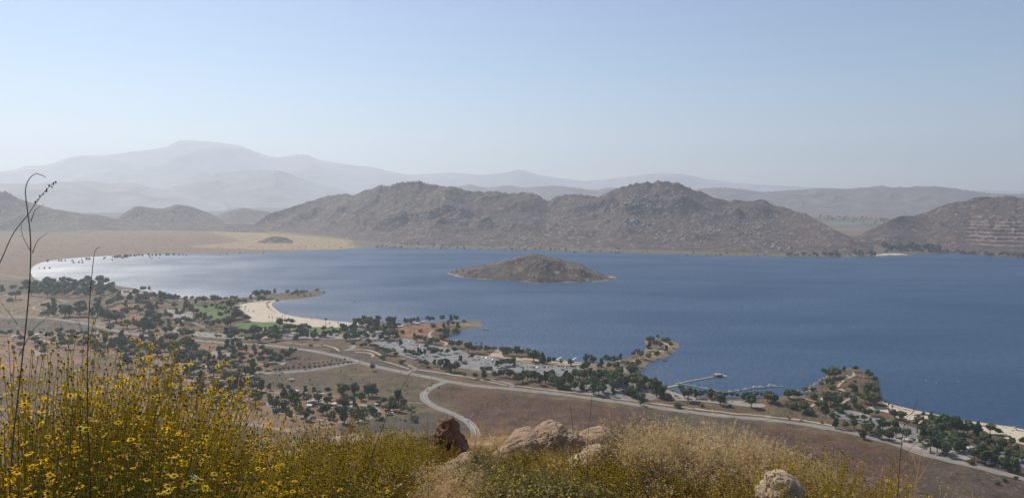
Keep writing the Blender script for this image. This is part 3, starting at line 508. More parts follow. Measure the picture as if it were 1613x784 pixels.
for P, w, T, m in [
 ([(0, 435), (60, 425), (110, 400), (90, 380)], 7, T7, M_pale), ([(60, 430), (180, 420), (300, 445), (380, 490), (410, 500)], 5, T7, M_path), ([(100, 445), (240, 455), (290, 480), (265, 500)], 5, T7, M_path), ([(330, 520), (450, 550), (600, 600), (650, 610)], 4, T7, M_path),
 ([(560, 515), (600, 510)], 4, T7, M_path), ([(570, 550), (640, 580), (690, 605), (620, 640)], 7, T7, M_pale), ([(690, 610), (900, 640), (1100, 670), (1206, 685)], 5, T7, M_path),
 ([(890, 235), (830, 260), (820, 290), (850, 320), (940, 345), (1000, 360), (960, 390)], 5, T7, M_path), ([(1150, 180), (1206, 190)], 5, T7, M_path), ([(900, 620), (1000, 645), (1050, 680)], 5, TD, M_path),
 ([(480, 590), (700, 615), (900, 632)], 4, TD, M_path), ([(1140, 640), (1206, 640)], 6, TD, M_path),
 ([(430, 590), (560, 612), (640, 635), (640, 665)], 8, TH, M_asph), ([(0, 535), (200, 560), (440, 610), (620, 650)], 4, TH, M_path), ([(690, 645), (900, 675), (1206, 710)], 5, TH, M_path),
 ([(500, 330), (520, 370), (560, 390), (640, 395), (740, 410), (900, 440), (1100, 470)], 6, TH, M_path), ([(0, 625), (350, 660), (600, 700), (900, 740)], 4, TI, M_path), ([(700, 400), (830, 480), (900, 540), (1040, 630)], 6, TI, M_pale),
 ([(930, 295), (1030, 280), (1110, 245), (1160, 190), (1060, 165)], 5, TI, M_path),
 ([(0, 445), (200, 470), (500, 510), (800, 545), (1206, 580)], 5, TJ, M_path), ([(0, 575), (300, 600), (560, 640), (700, 670)], 5, TK, M_path), ([(860, 155), (880, 190), (800, 220), (730, 280), (700, 325)], 4, TK, M_path), ([(800, 185), (840, 215)], 3, TK, M_path),
 ([(700, 310), (780, 330), (830, 400), (760, 450)], 4, TK, M_path), ([(400, 405), (540, 435), (590, 380), (650, 355)], 4, TK, M_path), ([(540, 435), (470, 480), (440, 510)], 4, TK, M_path), ([(870, 535), (1000, 570), (1206, 630), (1300, 660)], 4, TK, M_path),
 ([(0, 10), (120, 30), (270, 50), (400, 65), (540, 90)], 8, TA, M_pale), ([(180, 240), (350, 235), (520, 245), (640, 270), (820, 250), (980, 235)], 6, TA, M_pale), ([(480, 260), (380, 290), (310, 335), (400, 360), (450, 380)], 4, TA, M_path), ([(0, 280), (100, 262), (180, 245)], 4, TA, M_path), ([(0, 370), (120, 350)], 3, TA, M_path),
 ([(0, 610), (200, 590), (450, 600), (700, 580), (900, 560), (1000, 545)], 7, TA, M_pale), ([(120, 620), (300, 610), (500, 660), (700, 660), (860, 655), (950, 600), (900, 560)], 7, TA, M_pale), ([(350, 690), (420, 740), (600, 700), (760, 650)], 7, TA, M_pale), ([(400, 783), (380, 720)], 20, TA, M_pale),
 ([(690, 370), (740, 430), (700, 470), (640, 450)], 5, TB, M_pale), ([(640, 450), (600, 520), (560, 560), (700, 560), (900, 590)], 7, TB, M_pale), ([(390, 375), (560, 350), (700, 365)], 8, TB, M_pale), ([(60, 260), (150, 290), (300, 270), (480, 285)], 6, TB, M_pale),
 ([(750, 470), (820, 500), (860, 520)], 5, TB, M_pale),
 ([(0, 90), (200, 75), (330, 60)], 6, TC, M_pale), ([(160, 215), (380, 215), (450, 225), (500, 245), (440, 280), (340, 295), (300, 330), (380, 350)], 6, TC, M_pale), ([(500, 245), (660, 260), (800, 262), (1000, 265), (1140, 240)], 6, TC, M_pale), ([(560, 90), (560, 160), (700, 150), (620, 90)], 6, TC, M_pale),
 ([(780, 165), (900, 160), (1206, 155)], 7, TC, M_pale), ([(340, 400), (500, 410), (640, 400), (800, 430), (1000, 420), (1140, 400)], 7, TC, M_pale), ([(560, 530), (700, 510), (860, 560), (1000, 560), (1206, 575)], 6, TC, M_pale), ([(560, 320), (680, 320), (800, 330)], 12, TC, M_pale), ([(250, 120), (180, 160), (140, 210)], 5, TC, M_pale),
 ([(0, 130), (130, 160), (330, 140), (520, 90)], 6, TE, M_pale), ([(0, 250), (170, 260), (330, 220)], 6, TE, M_pale), ([(200, 370), (420, 410), (640, 430), (860, 490), (1100, 540), (1206, 560)], 6, TE, M_pale), ([(780, 470), (900, 475), (1000, 515), (1206, 500)], 5, TE, M_pale), ([(440, 600), (640, 620), (800, 655), (1000, 690), (1206, 700)], 5, TE, M_pale), ([(0, 460), (200, 470), (380, 520), (440, 600)], 5, TE, M_pale),
 ([(230, 340), (330, 350), (440, 380), (470, 440), (350, 480), (200, 520)], 7, TG, M_pale), ([(440, 330), (560, 380), (600, 440)], 5, TG, M_path), ([(60, 390), (200, 370)], 8, TG, M_pale), ([(730, 325), (900, 330)], 2, TG, M_path),
 ([(420, 285), (500, 315), (545, 355)], 9, (1290, 320, 4.994), M_pale), ([(840, 360), (920, 370)], 16, (1290, 320, 4.994), M_path), ([(0, 405), (200, 410), (430, 408)], 8, (1290, 320, 4.994), M_path)]:
    ribbon('path' if m is not M_asph and w < 6 else 'road', P, w, m, 0.24 + 0.02 * random.Random(str(P)).random() * 4, T)
LOTS = [([(583, 540), (612, 536), (640, 533), (662, 539), (700, 547), (722, 550), (745, 559), (770, 561), (790, 567), (815, 569), (850, 575), (880, 578), (906, 577), (921, 576), (917, 582), (902, 592), (873, 595), (850, 591), (820, 586), (790, 588), (765, 586), (735, 581), (700, 577), (680, 571), (650, 565), (625, 557), (604, 548)], M_lot),
 ([(893, 606), (930, 602), (985, 600), (1005, 608), (1024, 618), (1040, 628), (1000, 630), (950, 624), (905, 616)], M_asph),
 ([(1024, 611), (1040, 612), (1054, 615), (1078, 622), (1120, 629.5), (1169, 631), (1203, 636), (1203, 641), (1177, 640), (1136, 635.5), (1094, 631.5), (1056, 629), (1030, 624), (1018, 618)], M_pale),
 ([(1306, 650), (1330, 645), (1350, 648), (1400, 662), (1450, 676), (1500, 694), (1560, 708), (1640, 726), (1640, 742), (1580, 728), (1500, 713), (1440, 692), (1390, 676), (1340, 662), (1306, 656)], M_asph),
 ([(1370, 687), (1390, 680), (1440, 690), (1480, 702), (1530, 722), (1500, 722), (1440, 706)], M_pale),
 ([(300, 522), (345, 525), (380, 528), (440, 527), (500, 525), (560, 526), (580, 529), (560, 533), (500, 534), (440, 533.5), (370, 534), (310, 529)], M_pale),
 ([(262, 488), (285, 489), (303, 492), (300, 503), (280, 502), (266, 496)], M_pale), ([(190, 457), (205, 456), (212, 459), (213, 464), (200, 466), (191, 463)], M_pale), ([(213, 457), (222, 457), (228, 464), (222, 467)], M_pale),
 ([(550, 517), (600, 520), (610, 532), (580, 536), (550, 532)], M_lot), ([(432, 563), (445, 560), (450, 572), (440, 574)], M_pale), ([(336, 553), (375, 553), (376, 560), (336, 560)], M_pale)]
for P, m in LOTS: patch('car_park', P, m, 0.18)
patch('beach', [(370, 481.5), (390, 477), (416, 474), (430, 472.5), (436, 474), (432, 480), (438, 487), (450, 493), (470, 497), (500, 500.5), (531, 504.5), (575, 506), (592, 508), (575, 513), (560, 513), (534, 515.5), (493, 514.6), (463, 510), (434, 507), (396, 506.5), (388, 495), (376, 485)], M_sand, 0.13, smooth=2)
patch('beach', [(1365, 643), (1390, 633), (1412, 638), (1442, 645), (1488, 655), (1534, 663), (1574, 669), (1613, 673.5), (1700, 697), (1700, 720), (1613, 700), (1587, 691), (1528, 674), (1474, 668.5), (1453, 667), (1424, 662), (1403, 651), (1382, 646)], M_sand, 0.13, smooth=2)
patch('beach', [(1374, 402), (1400, 399), (1420, 399.5), (1430, 402), (1410, 404), (1385, 405)], M_sand, 0.3, step=25)
patch('beach', [(770, 561), (781, 552), (789, 550), (792, 560), (804, 566), (832, 567), (862, 573), (890, 575), (936, 573), (938, 570), (912, 568), (888, 565), (876, 567), (860, 569), (838, 564), (800, 562)], M_path, 0.12, smooth=2)
for P in [[(304, 481), (329, 479), (362, 481), (365, 490), (346, 503), (334, 504), (319, 492), (308, 485)], [(374, 512), (398, 507.5), (434, 508), (453, 511), (430, 517), (386, 521), (375, 519)], [(464, 515), (534, 516), (535, 522), (463, 524)], [(371, 511), (381, 509), (381, 521), (372, 521)]]:
    patch('lawn', P, M_lawn, 0.16)

# low scrub and dry tufts scattered over the open land
def scrub_mass(name, label, areas, m, seed):
    r = np.random.RandomState(seed); X_, Y_, S_ = [], [], []
    for poly, n, s0, s1 in areas:
        P = px2xy(poly, 5); k = 0
        x = r.uniform(P[:, 0].min(), P[:, 0].max(), n * 6); y = r.uniform(P[:, 1].min(), P[:, 1].max(), n * 6); ok = inside(P, x, y) & (fbm(x, y, 60, 4, seed) + 0.25 * r.rand(len(x)) > 0.10); x, y = x[ok][:n], y[ok][:n]
        X_.append(x); Y_.append(y); S_.append(s0 + (s1 - s0) * r.rand(len(x)) ** 2.5)
    x, y, sz = map(np.concatenate, (X_, Y_, S_)); z = ground_z(x, y); ok = z > 0.6; x, y, z, sz = x[ok], y[ok], z[ok], sz[ok]; n = len(x); iv, jf = ico(1)
    V = iv[None] * sz[:, None, None] * (1 + 0.7 * (r.rand(n, len(iv), 1) - 0.5)) * np.array([1, 1, 0.75]) + np.stack([x, y, z + sz * 0.3], 1)[:, None]
    F = (jf[None] + (np.arange(n) * len(iv))[:, None, None]).reshape(-1, 3); return tag(link(name, mesh_np(name, V.reshape(-1, 3), F, False), None, m), label, 'scrub', None, 'stuff')
M_scrub = mat('grey_green_scrub', [(0.045, 0.05, 0.028), (0.09, 0.085, 0.05), (0.15, 0.125, 0.075)], scale=0.3, rough=0.9)
scrub_mass('low_scrub', 'low grey green scrub dotting the open dry land', [
 ([(-60, 465), (190, 470), (300, 500), (560, 545), (700, 590), (660, 660), (300, 690), (-60, 650)], 3200, 0.5, 2.0), ([(560, 545), (700, 560), (900, 600), (1100, 645), (1300, 668), (1320, 650), (1100, 630), (900, 585), (620, 540)], 1300, 0.4, 1.6),
 ([(1200, 650), (1260, 622), (1310, 590), (1370, 590), (1385, 640), (1340, 670)], 420, 0.5, 1.8), ([(1000, 575), (1005, 530), (1065, 535), (1060, 555)], 120, 0.5, 1.6), ([(640, 500), (760, 505), (700, 530), (640, 535)], 160, 0.4, 1.3),
 ([(700, 615), (900, 632), (1200, 672), (1400, 710), (1620, 770), (1620, 860), (760, 800)], 1500, 0.25, 1.1), ([(-100, 366), (450, 372), (560, 390), (100, 404), (-100, 420)], 500, 1.0, 3.5), ([(110, 440), (500, 458), (380, 500), (200, 500)], 500, 0.5, 1.8)], M_scrub, 77)

# haze: the real air between here and the far mountains
hb = MB(); hb.box((0, 13000, 1040 - 13), (50000, 31000, 2080)); hz = hb.build('haze', []); tag(hz, 'pale summer haze in the air over the valley', None, None, 'stuff')
mh = bpy.data.materials.new('haze'); mh.use_nodes = True; nh = mh.node_tree; nh.nodes.remove(nh.nodes['Principled BSDF']); pv = nh.nodes.new('ShaderNodeVolumePrincipled')
pv.inputs['Color'].default_value = (0.83, 0.905, 1.0, 1); pv.inputs['Density'].default_value = 0.66e-4; pv.inputs['Anisotropy'].default_value = 0.42
nh.links.new(pv.outputs[0], nh.nodes['Material Output'].inputs['Volume']); hz.data.materials.append(mh)

# ================================================================== TREES
M_bark = mat('bark', [(0.10, 0.075, 0.05), (0.20, 0.15, 0.11)], scale=1.5)
M_leaf = [mat('foliage_dark', [(0.030, 0.055, 0.014), (0.060, 0.098, 0.026), (0.10, 0.145, 0.042)], scale=3, rand=0.3, rough=0.7),
          mat('foliage_olive', [(0.055, 0.070, 0.020), (0.10, 0.12, 0.038), (0.16, 0.175, 0.06)], scale=3, rand=0.3, rough=0.7),
          mat('foliage_bright', [(0.07, 0.075, 0.022), (0.12, 0.12, 0.035), (0.17, 0.16, 0.05)], scale=0.5, rand=0.2, rough=0.7)]
def crown_mesh(name, seed, kind, cards=620):
    """leaf clumps spread over the surface and inside of several boughs; unit height 1"""
    r = np.random.RandomState(seed); lobes = []
    if kind == 'round':
        for i in range(9):
            a = r.rand() * 6.28; q = 0.22 * r.rand() ** 0.5; lobes.append(((q * math.cos(a), q * math.sin(a), 0.42 + 0.36 * r.rand()), 0.15 + 0.09 * r.rand()))
        lobes += [((0, 0, 0.55), 0.27)]
    elif kind == 'tall':
        for i in range(10):
            a = r.rand() * 6.28; t = i / 9; q = 0.13 * r.rand() + 0.04; lobes.append(((q * math.cos(a), q * math.sin(a), 0.28 + 0.60 * t), (0.15 - 0.05 * abs(t - 0.4)) * (0.8 + 0.4 * r.rand())))
    elif kind == 'cone':
        for i in range(9):
            t = i / 8; a = r.rand() * 6.28; q = 0.06 * (1 - t); lobes.append(((q * math.cos(a), q * math.sin(a), 0.22 + 0.66 * t), 0.22 * (1 - t) ** 0.8 + 0.06))
    elif kind == 'bush':
        for i in range(7):
            a = r.rand() * 6.28; q = 0.38 * r.rand() ** 0.5; lobes.append(((q * math.cos(a), q * math.sin(a), 0.30 + 0.30 * r.rand()), 0.26 + 0.12 * r.rand()))
    elif kind == 'spread':
        for i in range(11):
            a = r.rand() * 6.28; q = 0.42 * r.rand() ** 0.6; lobes.append(((q * math.cos(a), q * math.sin(a), 0.52 + 0.25 * r.rand()), 0.13 + 0.09 * r.rand()))
    elif kind == 'wispy':
        for i in range(12):
            a = r.rand() * 6.28; q = 0.26 * r.rand() ** 0.5; lobes.append(((q * math.cos(a), q * math.sin(a), 0.35 + 0.55 * r.rand()), 0.08 + 0.06 * r.rand()))
    C = np.array([l[0] for l in lobes]); Rr = np.array([l[1] for l in lobes]); w = Rr ** 2 / (Rr ** 2).sum(); k = r.choice(len(lobes), cards, p=w)
    n = r.randn(cards, 3); n /= np.linalg.norm(n, axis=1)[:, None]; rad = Rr[k] * (0.72 + 0.36 * r.rand(cards)); P = C[k] + n * rad[:, None] * np.array([1, 1, 0.85])
    s = (0.045 if kind != 'wispy' else 0.032) * (0.6 + 0.9 * r.rand(cards)) * (620 / cards) ** 0.4
    n2 = n + 0.6 * r.randn(cards, 3); n2 /= np.linalg.norm(n2, axis=1)[:, None]; u = np.cross(n2, r.randn(cards, 3)); u /= np.linalg.norm(u, axis=1)[:, None]; v = np.cross(n2, u)
    q = [P + (u * a * 1.3 + v * b) * s[:, None] + n * c * s[:, None] for a, b, c in ((-1, 0, -0.2), (0, -0.8, 0.1), (1, 0, -0.2), (0, 0.8, 0.1))]
    V = np.stack(q, 1).reshape(-1, 3); F = np.arange(cards * 4).reshape(-1, 4)
    # darker inner mass so that the crown is not hollow, still lumpy
    iv, jf = ico(1); inner = [(c + iv * rr * 0.72 * (1 + 0.25 * (r.rand(len(iv), 1) - 0.5))) for c, rr in zip(C, Rr)]
    me = bpy.data.meshes.new(name); VV = np.concatenate([V] + inner); FF = [tuple(f) for f in F]; o = len(V)
    for i in range(len(C)): FF += [tuple(f + o) for f in jf]; o += len(iv)
    me.from_pydata(VV.tolist(), [], [tuple(int(z) for z in f) for f in FF]); me.update(); return me
def trunk_mesh(name, seed, kind):
    r = random.Random(seed); mb = MB(); top = {'round': 0.5, 'tall': 0.8, 'cone': 0.8, 'bush': 0.3, 'spread': 0.5, 'wispy': 0.7}[kind]; b = 0.03 if kind != 'bush' else 0.02
    mb.tube([(0, 0, -0.06), (0.01, 0, top * 0.4), (-0.01, 0.01, top)], [b * 1.3, b, b * 0.4], 6)
    for i in range(5):
        a = r.random() * 6.28; z = top * (0.45 + 0.4 * r.random()); q = 0.22 if kind in ('round', 'spread', 'bush', 'wispy') else 0.12
        mb.tube([(0, 0, z), (q * 0.5 * math.cos(a), q * 0.5 * math.sin(a), z + 0.1), (q * math.cos(a), q * math.sin(a), z + 0.24)], [b * 0.5, b * 0.35, b * 0.15], 4)
    me = bpy.data.meshes.new(name); me.from_pydata([tuple(v) for v in mb.v], [], mb.f); me.materials.append(M_bark); return me
KINDS = {}
for k, mi, n in (('round', 0, 3), ('round', 1, 2), ('tall', 0, 2), ('tall', 1, 1), ('cone', 0, 1), ('bush', 0, 2), ('spread', 0, 2), ('wispy', 1, 2), ('round', 2, 1)):
    for i in range(n):
        me = crown_mesh(f'{k}_crown', 100 + len(KINDS) * 7 + i + mi * 31 + {'round': 0, 'tall': 1, 'cone': 2, 'bush': 3, 'spread': 4, 'wispy': 5}[k] * 50, k); me.materials.append(M_leaf[mi])
        KINDS.setdefault((k, mi), []).append((me, trunk_mesh(f'{k}_trunk', i, k)))
WORD = {('round', 0): 'round dark tree', ('round', 1): 'round olive tree', ('tall', 0): 'upright dark tree', ('tall', 1): 'upright olive tree', ('cone', 0): 'pointed dark tree',
        ('bush', 0): 'low dark shrub', ('spread', 0): 'wide flat tree', ('wispy', 1): 'thin wispy tree', ('round', 2): 'yellow-green tree'}
NAME = {'round': 'broadleaf_tree', 'tall': 'eucalyptus_tree', 'cone': 'conifer_tree', 'bush': 'shrub', 'spread': 'broadleaf_tree', 'wispy': 'willow_tree'}
TREES = []   # px x, px y of the foot, height in photograph pixels, forced kind
def T(o, txt, kind=None):
    for q in txt.split(';'):
        v = [float(t) for t in q.split()]
        if len(v) == 3: TREES.append((o[0] + v[0] / o[2], o[1] + v[1] / o[2], v[2] / o[2], kind))
T(TH, "225 330 90;285 335 65;330 340 75;395 320 50;418 322 50;472 325 45;550 340 60;580 360 70;620 362 75;690 365 85;735 365 60;790 370 75;850 415 105;930 435 95;905 420 70;995 435 55;1040 430 50;1108 437 35;1195 455 55;155 425 58;262 395 48;95 335 55;140 290 70;75 290 70;30 350 50;500 475 60;540 470 70;580 460 70;620 460 65;660 450 60;640 445 60;290 580 55;375 585 80;475 580 70;520 565 60;555 565 70;620 575 85;680 575 50;700 625 80;740 610 95;790 595 85;830 600 90;860 600 80;905 635 95;960 620 90;1000 600 90;1040 640 100;1080 670 90;1110 660 90;1190 630 90;1140 600 60;20 500 90;60 520 80;100 515 85;35 470 60")
T(TH, "360 495 35;400 495 35;435 495 38;1160 680 50;190 550 30", ('bush', 0))
T(TI, "410 365 75;375 362 60;525 405 70;580 370 70;610 370 55;600 430 60;650 370 55;680 365 55;705 350 60;730 390 40;235 400 60;75 370 45;28 375 50;143 378 30;850 430 70;880 410 70;830 310 45;865 290 50;900 330 70;1005 160 40;1063 140 35;1185 220 45;1060 230 70;980 255 70;1145 270 60;975 345 65;1055 325 65;390 440 80;355 450 70;280 520 80;320 530 90;370 520 80;420 510 80;440 560 80;235 570 80;275 630 80;345 630 80;210 540 50;180 540 45;130 600 70;90 590 80;50 570 90;500 540 90;545 520 80;590 540 90;470 600 90;540 650 110;450 670 100;500 680 100;620 560 110;650 580 110;700 560 100;640 640 110;720 600 90;765 610 90;690 500 80;720 470 60;760 590 70;820 600 110;860 610 120;900 590 110;940 600 90;970 590 70;850 560 90;1100 680 90")
T(TI, "505 405 40;440 360 50;660 410 50;1125 165 40;1160 165 40;985 165 50;1090 210 40;140 615 60;800 680 60;850 700 70;900 710 70;760 670 50;1130 710 70;1160 715 50", ('bush', 0))
T(TI, "840 470 70;790 460 60;830 500 60", ('round', 2)); T(TI, "760 410 60;800 420 60", ('round', 1)); T(TI, "1050 690 150;910 775 70", ('tall', 0))
T(TJ, "320 340 60;385 430 120;350 400 80;460 405 75;500 405 70;550 380 50;590 415 80;610 400 70;655 400 60;690 470 110;670 430 80;740 395 50;790 400 55;850 400 45;910 430 70;985 490 120;960 430 80;1030 400 60;1090 400 50;1140 440 90;1170 430 80;1200 450 70")
T(TJ, "780 485 30;515 480 30;295 495 55", ('bush', 0))
T(TK, "85 450 85;60 440 90;110 460 80;230 400 75;260 410 80;310 405 75;350 405 60;400 360 60;350 520 80;390 545 100;540 510 80;590 540 110;620 470 110;650 450 90;720 490 110;690 460 90;640 220 90;690 215 95;720 200 70;640 290 60;665 300 70;665 350 60;780 160 50;885 150 55;1000 205 65;1030 215 60;850 330 60;880 360 80;870 475 80;980 450 80;1030 480 100;1070 480 110;1100 460 70;1000 420 70;1020 570 70;905 612 45;970 620 55;1030 640 45;700 690 80;795 700 70;880 695 85;990 740 110;1020 720 90;950 783 60;1110 783 80;1190 790 60;1120 700 80;1180 690 60")
T(TK, "420 560 80;270 485 60;300 500 65;490 415 65;740 540 60;1075 235 45;565 275 30;580 240 20;630 260 50;880 250 25;795 250 15;995 310 55;1000 350 50;1060 290 40;800 385 50;820 500 50;920 510 60;700 420 60;980 540 40;860 605 50;1155 625 40;660 580 50;725 580 25;570 640 20;480 335 40", ('bush', 0)); T(TK, "1085 370 70;1090 575 60", ('wispy', 1))
T(TL, "95 345 60;210 335 65;290 355 75;340 330 70;420 335 70;240 270 65;330 270 70;280 260 50;370 195 60;330 185 60;390 190 50;540 350 100;560 300 90;600 330 100;655 250 80;680 300 80;750 290 115;700 240 80;800 290 100;830 250 50;880 310 90;955 310 90;930 290 60;1000 350 60;1050 300 70;1110 310 50;1045 355 50;600 440 100;650 440 90;720 470 90;690 450 80;800 430 90;850 440 90;770 400 80;660 370 80;780 370 70;950 390 60;930 500 90;990 520 110;1030 500 100;1080 540 100;1070 440 60;1120 450 60;1180 500 80;1210 440 50;1250 440 50;1150 560 80;1220 590 110;1180 580 90;1260 510 70;1290 500 70;1295 385 55;1250 600 60")
T(TL, "500 290 110;1210 390 60", ('wispy', 1)); T(TL, "900 530 40;1100 680 25;1160 655 25;1240 640 25", ('bush', 0))
T(T7, "250 220 90;320 225 80;120 235 50;35 235 40;200 300 60;460 210 85;430 230 60;485 230 70;610 190 55;650 185 50;590 170 40;680 165 40;712 170 48;830 175 65;1025 165 60;1075 160 60;1000 205 50;1045 200 45;1090 240 60;860 235 50;960 250 60;920 280 60;680 330 50;700 350 60;740 350 60;780 355 50;850 370 60;890 375 60;830 400 60;790 420 50;400 280 70;440 330 80;510 330 70;480 300 60;420 355 50;350 340 50;290 270 60;350 260 50;390 240 50;25 340 60;80 335 55;120 330 50;210 320 60;150 325 50;180 410 45;215 405 45;270 410 40;300 420 50;330 435 50;370 450 50;400 470 60;430 475 60;460 480 60;550 395 60;590 470 50;620 475 50;660 490 60;690 510 60;720 460 50;740 490 60;780 475 50;820 450 50;860 485 70;900 460 50;930 470 50;740 570 45;780 580 60;800 590 50;870 580 55;930 600 80")
T(T7, "530 205 35;1080 270 50;737 255 30;560 270 35;990 270 60;960 330 60;110 275 35;95 375 35;250 355 35;505 480 35;370 520 50;560 555 40;1150 165 25;1160 560 30", ('bush', 0)); T(T7, "285 625 60", ('cone', 0)); T(T7, "940 165 65", ('wispy', 1))
T(TD, "265 180 75;350 180 80;437 140 42;557 145 45;210 200 45;30 195 40;60 200 35;30 270 80;100 340 50;60 380 80;110 375 70;160 395 60;185 395 50;20 450 80;485 455 80;550 425 50;600 430 55;620 480 50;690 490 65;720 480 60;765 485 50;580 490 60;540 480 50;440 480 50;400 500 50;350 510 50;300 520 70;240 540 100;190 545 70;160 540 60;60 560 90;25 560 50;220 590 50;290 595 80;340 560 60;410 585 70;440 580 60;485 580 60;560 540 60;690 560 70;745 560 60;830 560 55;800 560 50;960 525 40;975 550 45;1020 520 45;1085 480 60;1110 580 60;1150 580 60;1190 570 50;650 520 50;520 530 50;30 680 60;100 660 60;170 690 60;50 700 50;240 670 50;320 680 55;390 740 70;520 720 55;560 750 70;600 740 80;220 760 50;60 770 60;140 775 50")
T(TD, "610 140 25;640 130 35;690 130 30;705 125 28;740 118 18;842 112 28;905 128 16;300 195 50;460 205 18;100 220 40;160 215 35;630 570 40;910 545 40;880 550 35;1180 470 40;1120 470 30;1050 510 30;340 690 40;480 770 50;290 760 40;780 635 25;1180 615 30;100 630 40;660 155 20;720 160 20;780 150 15", ('bush', 0))
T(TE, "50 100 60;115 150 70;200 150 50;230 150 60;400 130 60;330 120 50;450 130 50;570 85 60;160 260 100;110 240 70;230 230 80;290 225 60;120 400 90;90 390 60;310 400 90;385 390 60;250 500 90;570 390 50;810 420 55;940 420 60;965 490 65;1090 440 110;1070 420 80;1200 420 80;410 540 70;460 510 60;510 480 60;600 520 110;640 540 120;580 480 60;520 580 80;560 610 60;660 610 60;680 470 50;720 470 50;750 500 50;845 485 50;880 620 75;740 670 100;780 640 60;990 660 70;960 700 70;1115 550 60;1130 605 50")
T(TE, "310 60 40;480 105 50;215 345 30;500 355 40;860 420 30;810 540 45;925 500 30;1045 510 40;1115 480 40;1170 475 40;1060 605 40;440 600 40;70 250 50;15 340 40;760 460 40", ('bush', 0)); T(TE, "1100 700 130", ('tall', 1)); T(TE, "1180 640 50", ('wispy', 1))
T(TE, "440 215 35;490 215 35;525 200 30;570 195 28;617 193 28;668 190 28;720 188 30;770 185 28;818 183 28;863 175 28;912 168 28;965 162 28;1005 158 25;1048 152 25;1093 148 28;1133 143 28;1167 138 26", ('round', 0)); T(TE, "540 165 25;680 155 22;768 155 25;815 148 25;857 142 22;900 138 22;940 132 22;980 128 25;1022 125 22;1060 118 22;1103 112 28", ('cone', 0))
T(TG, "225 245 90;365 265 100;400 270 110;430 265 70;320 300 50;530 430 80;570 400 80;620 400 60;650 410 70;690 420 60;400 440 75;260 460 100;270 510 110;310 430 60"); T(TG, "770 450 80", ('wispy', 1)); T(TG, "650 330 110", ('tall', 0)); T(TG, "800 510 50;375 375 35;460 340 40;490 490 30;350 420 40;710 500 20;150 355 50;420 430 50", ('bush', 0))
T(TB, "110 380 55;225 360 50;20 460 90;60 460 60;125 525 80;80 520 50;205 515 65;280 560 110;240 540 80;330 550 90;150 280 70;250 285 60;230 280 50;330 260 80;200 220 45;280 180 50;335 165 35;380 240 50;435 250 60;440 290 50;480 260 45;530 275 75;580 260 50;600 260 40;690 350 80;680 265 45;740 255 35;580 325 40;775 300 45;830 300 75;850 280 60;870 345 40;930 335 45;975 345 45;1030 375 60;1030 305 40;960 290 80;1010 270 40;1060 270 40;1115 255 35;1100 340 80;1150 260 40;590 380 45;490 385 35;400 360 60;350 380 80;330 330 60;350 450 90;400 480 80;440 440 60;500 430 60;540 440 60;450 510 60;520 510 60;590 500 60;620 490 50;660 460 50;700 480 60;740 490 60;480 570 60;540 570 60;730 380 60;720 350 50;770 400 60;820 440 60;790 450 60;860 460 70;900 465 60;920 530 70;880 510 60;960 500 60;1000 500 50;1010 430 60;1070 410 60;1080 520 90;1130 450 60;1180 430 70;1160 400 60;1065 600 75;1110 620 50;1155 620 70;660 610 60;700 600 60;740 600 60;640 580 50;370 640 60;320 660 60;350 620 50;500 650 70;540 640 60;580 660 80;575 740 90;440 700 80;480 740 80;380 740 90;700 740 80;740 720 80;770 740 70;640 680 60;320 740 60;60 720 80;120 700 70;150 660 60;40 670 50;90 760 70;180 700 70;1000 760 60;1060 740 60;1120 700 50;1190 700 60")
T(TB, "60 400 30;260 700 40;970 600 25;1005 600 20;830 555 30;1140 760 50;840 775 50;1190 280 30;100 185 20;180 190 22;130 182 18", ('bush', 0))
T(TA, "20 195 70;150 250 80;250 140 45;330 120 30;390 115 35;440 110 40;430 345 60;470 370 70;520 390 90;510 300 60;500 415 60;620 415 110;660 410 90;760 410 100;780 340 80;740 380 90;800 380 70;880 420 80;930 400 110;930 300 70;990 440 100;1040 470 100;1100 470 90;1140 460 70;1030 320 60;1060 310 70;1100 290 60;1130 240 60;1170 380 50;1050 560 70;1040 620 60;990 620 50;940 620 40;1160 520 40;770 590 40;690 585 50;650 590 50;560 580 60;575 620 60;585 660 60;500 600 40;290 590 45;100 590 50;60 600 45;20 595 50;200 650 60;330 660 60;390 690 50;500 670 50;590 700 60;650 720 80;690 640 60;730 610 50;820 600 50;900 700 80;1000 680 70;1060 700 80;1120 690 80;1180 700 80")
T(TA, "85 270 35;120 150 40;410 395 30;450 395 40;1145 400 40;890 555 30;955 560 25;455 590 35;390 570 20;420 700 40;750 680 30;800 680 30", ('bush', 0)); T(TA, "200 170 40;480 150 40", ('round', 2))
T(TM, "900 190 80;950 180 60;1000 200 60;980 270 50;1100 150 70;1150 170 70;880 350 60;1080 180 60")
T(TC, "110 240 80;60 190 60;130 300 100;180 200 60;340 200 90;380 180 60;430 180 50;340 250 60;300 310 60;600 230 90;570 210 60;640 240 50;580 300 50;530 320 60;500 330 70;430 380 70;460 370 60;540 400 60;600 400 70;690 380 100;730 350 80;760 350 90;770 250 80;820 230 60;1000 210 60;1040 220 50;990 150 50;900 300 50;950 300 80;930 280 50;830 410 80;1100 460 60;520 530 120;550 500 80;490 520 80;750 500 70;820 520 80;850 500 60;980 520 80;640 600 80;690 640 70;740 570 60;840 620 60;1000 620 60;1180 520 120;1170 430 80;350 590 80;400 580 70;1140 230 50;1190 200 50")
T(TC, "270 250 30;580 290 40;690 240 40;860 245 40;800 170 40;830 170 35;880 185 30;1025 305 40;915 410 40;1060 360 40;1040 400 40;830 540 40;930 630 40;1080 520 50;480 600 40;660 600 40", ('bush', 0))
rg = np.random.RandomState(44)   # the dense lakeside grove: trees standing crown to crown
gp = [(240, 130), (640, 95), (1000, 105), (1090, 170), (1080, 225), (860, 235), (550, 245), (300, 215), (220, 190)]; got = []
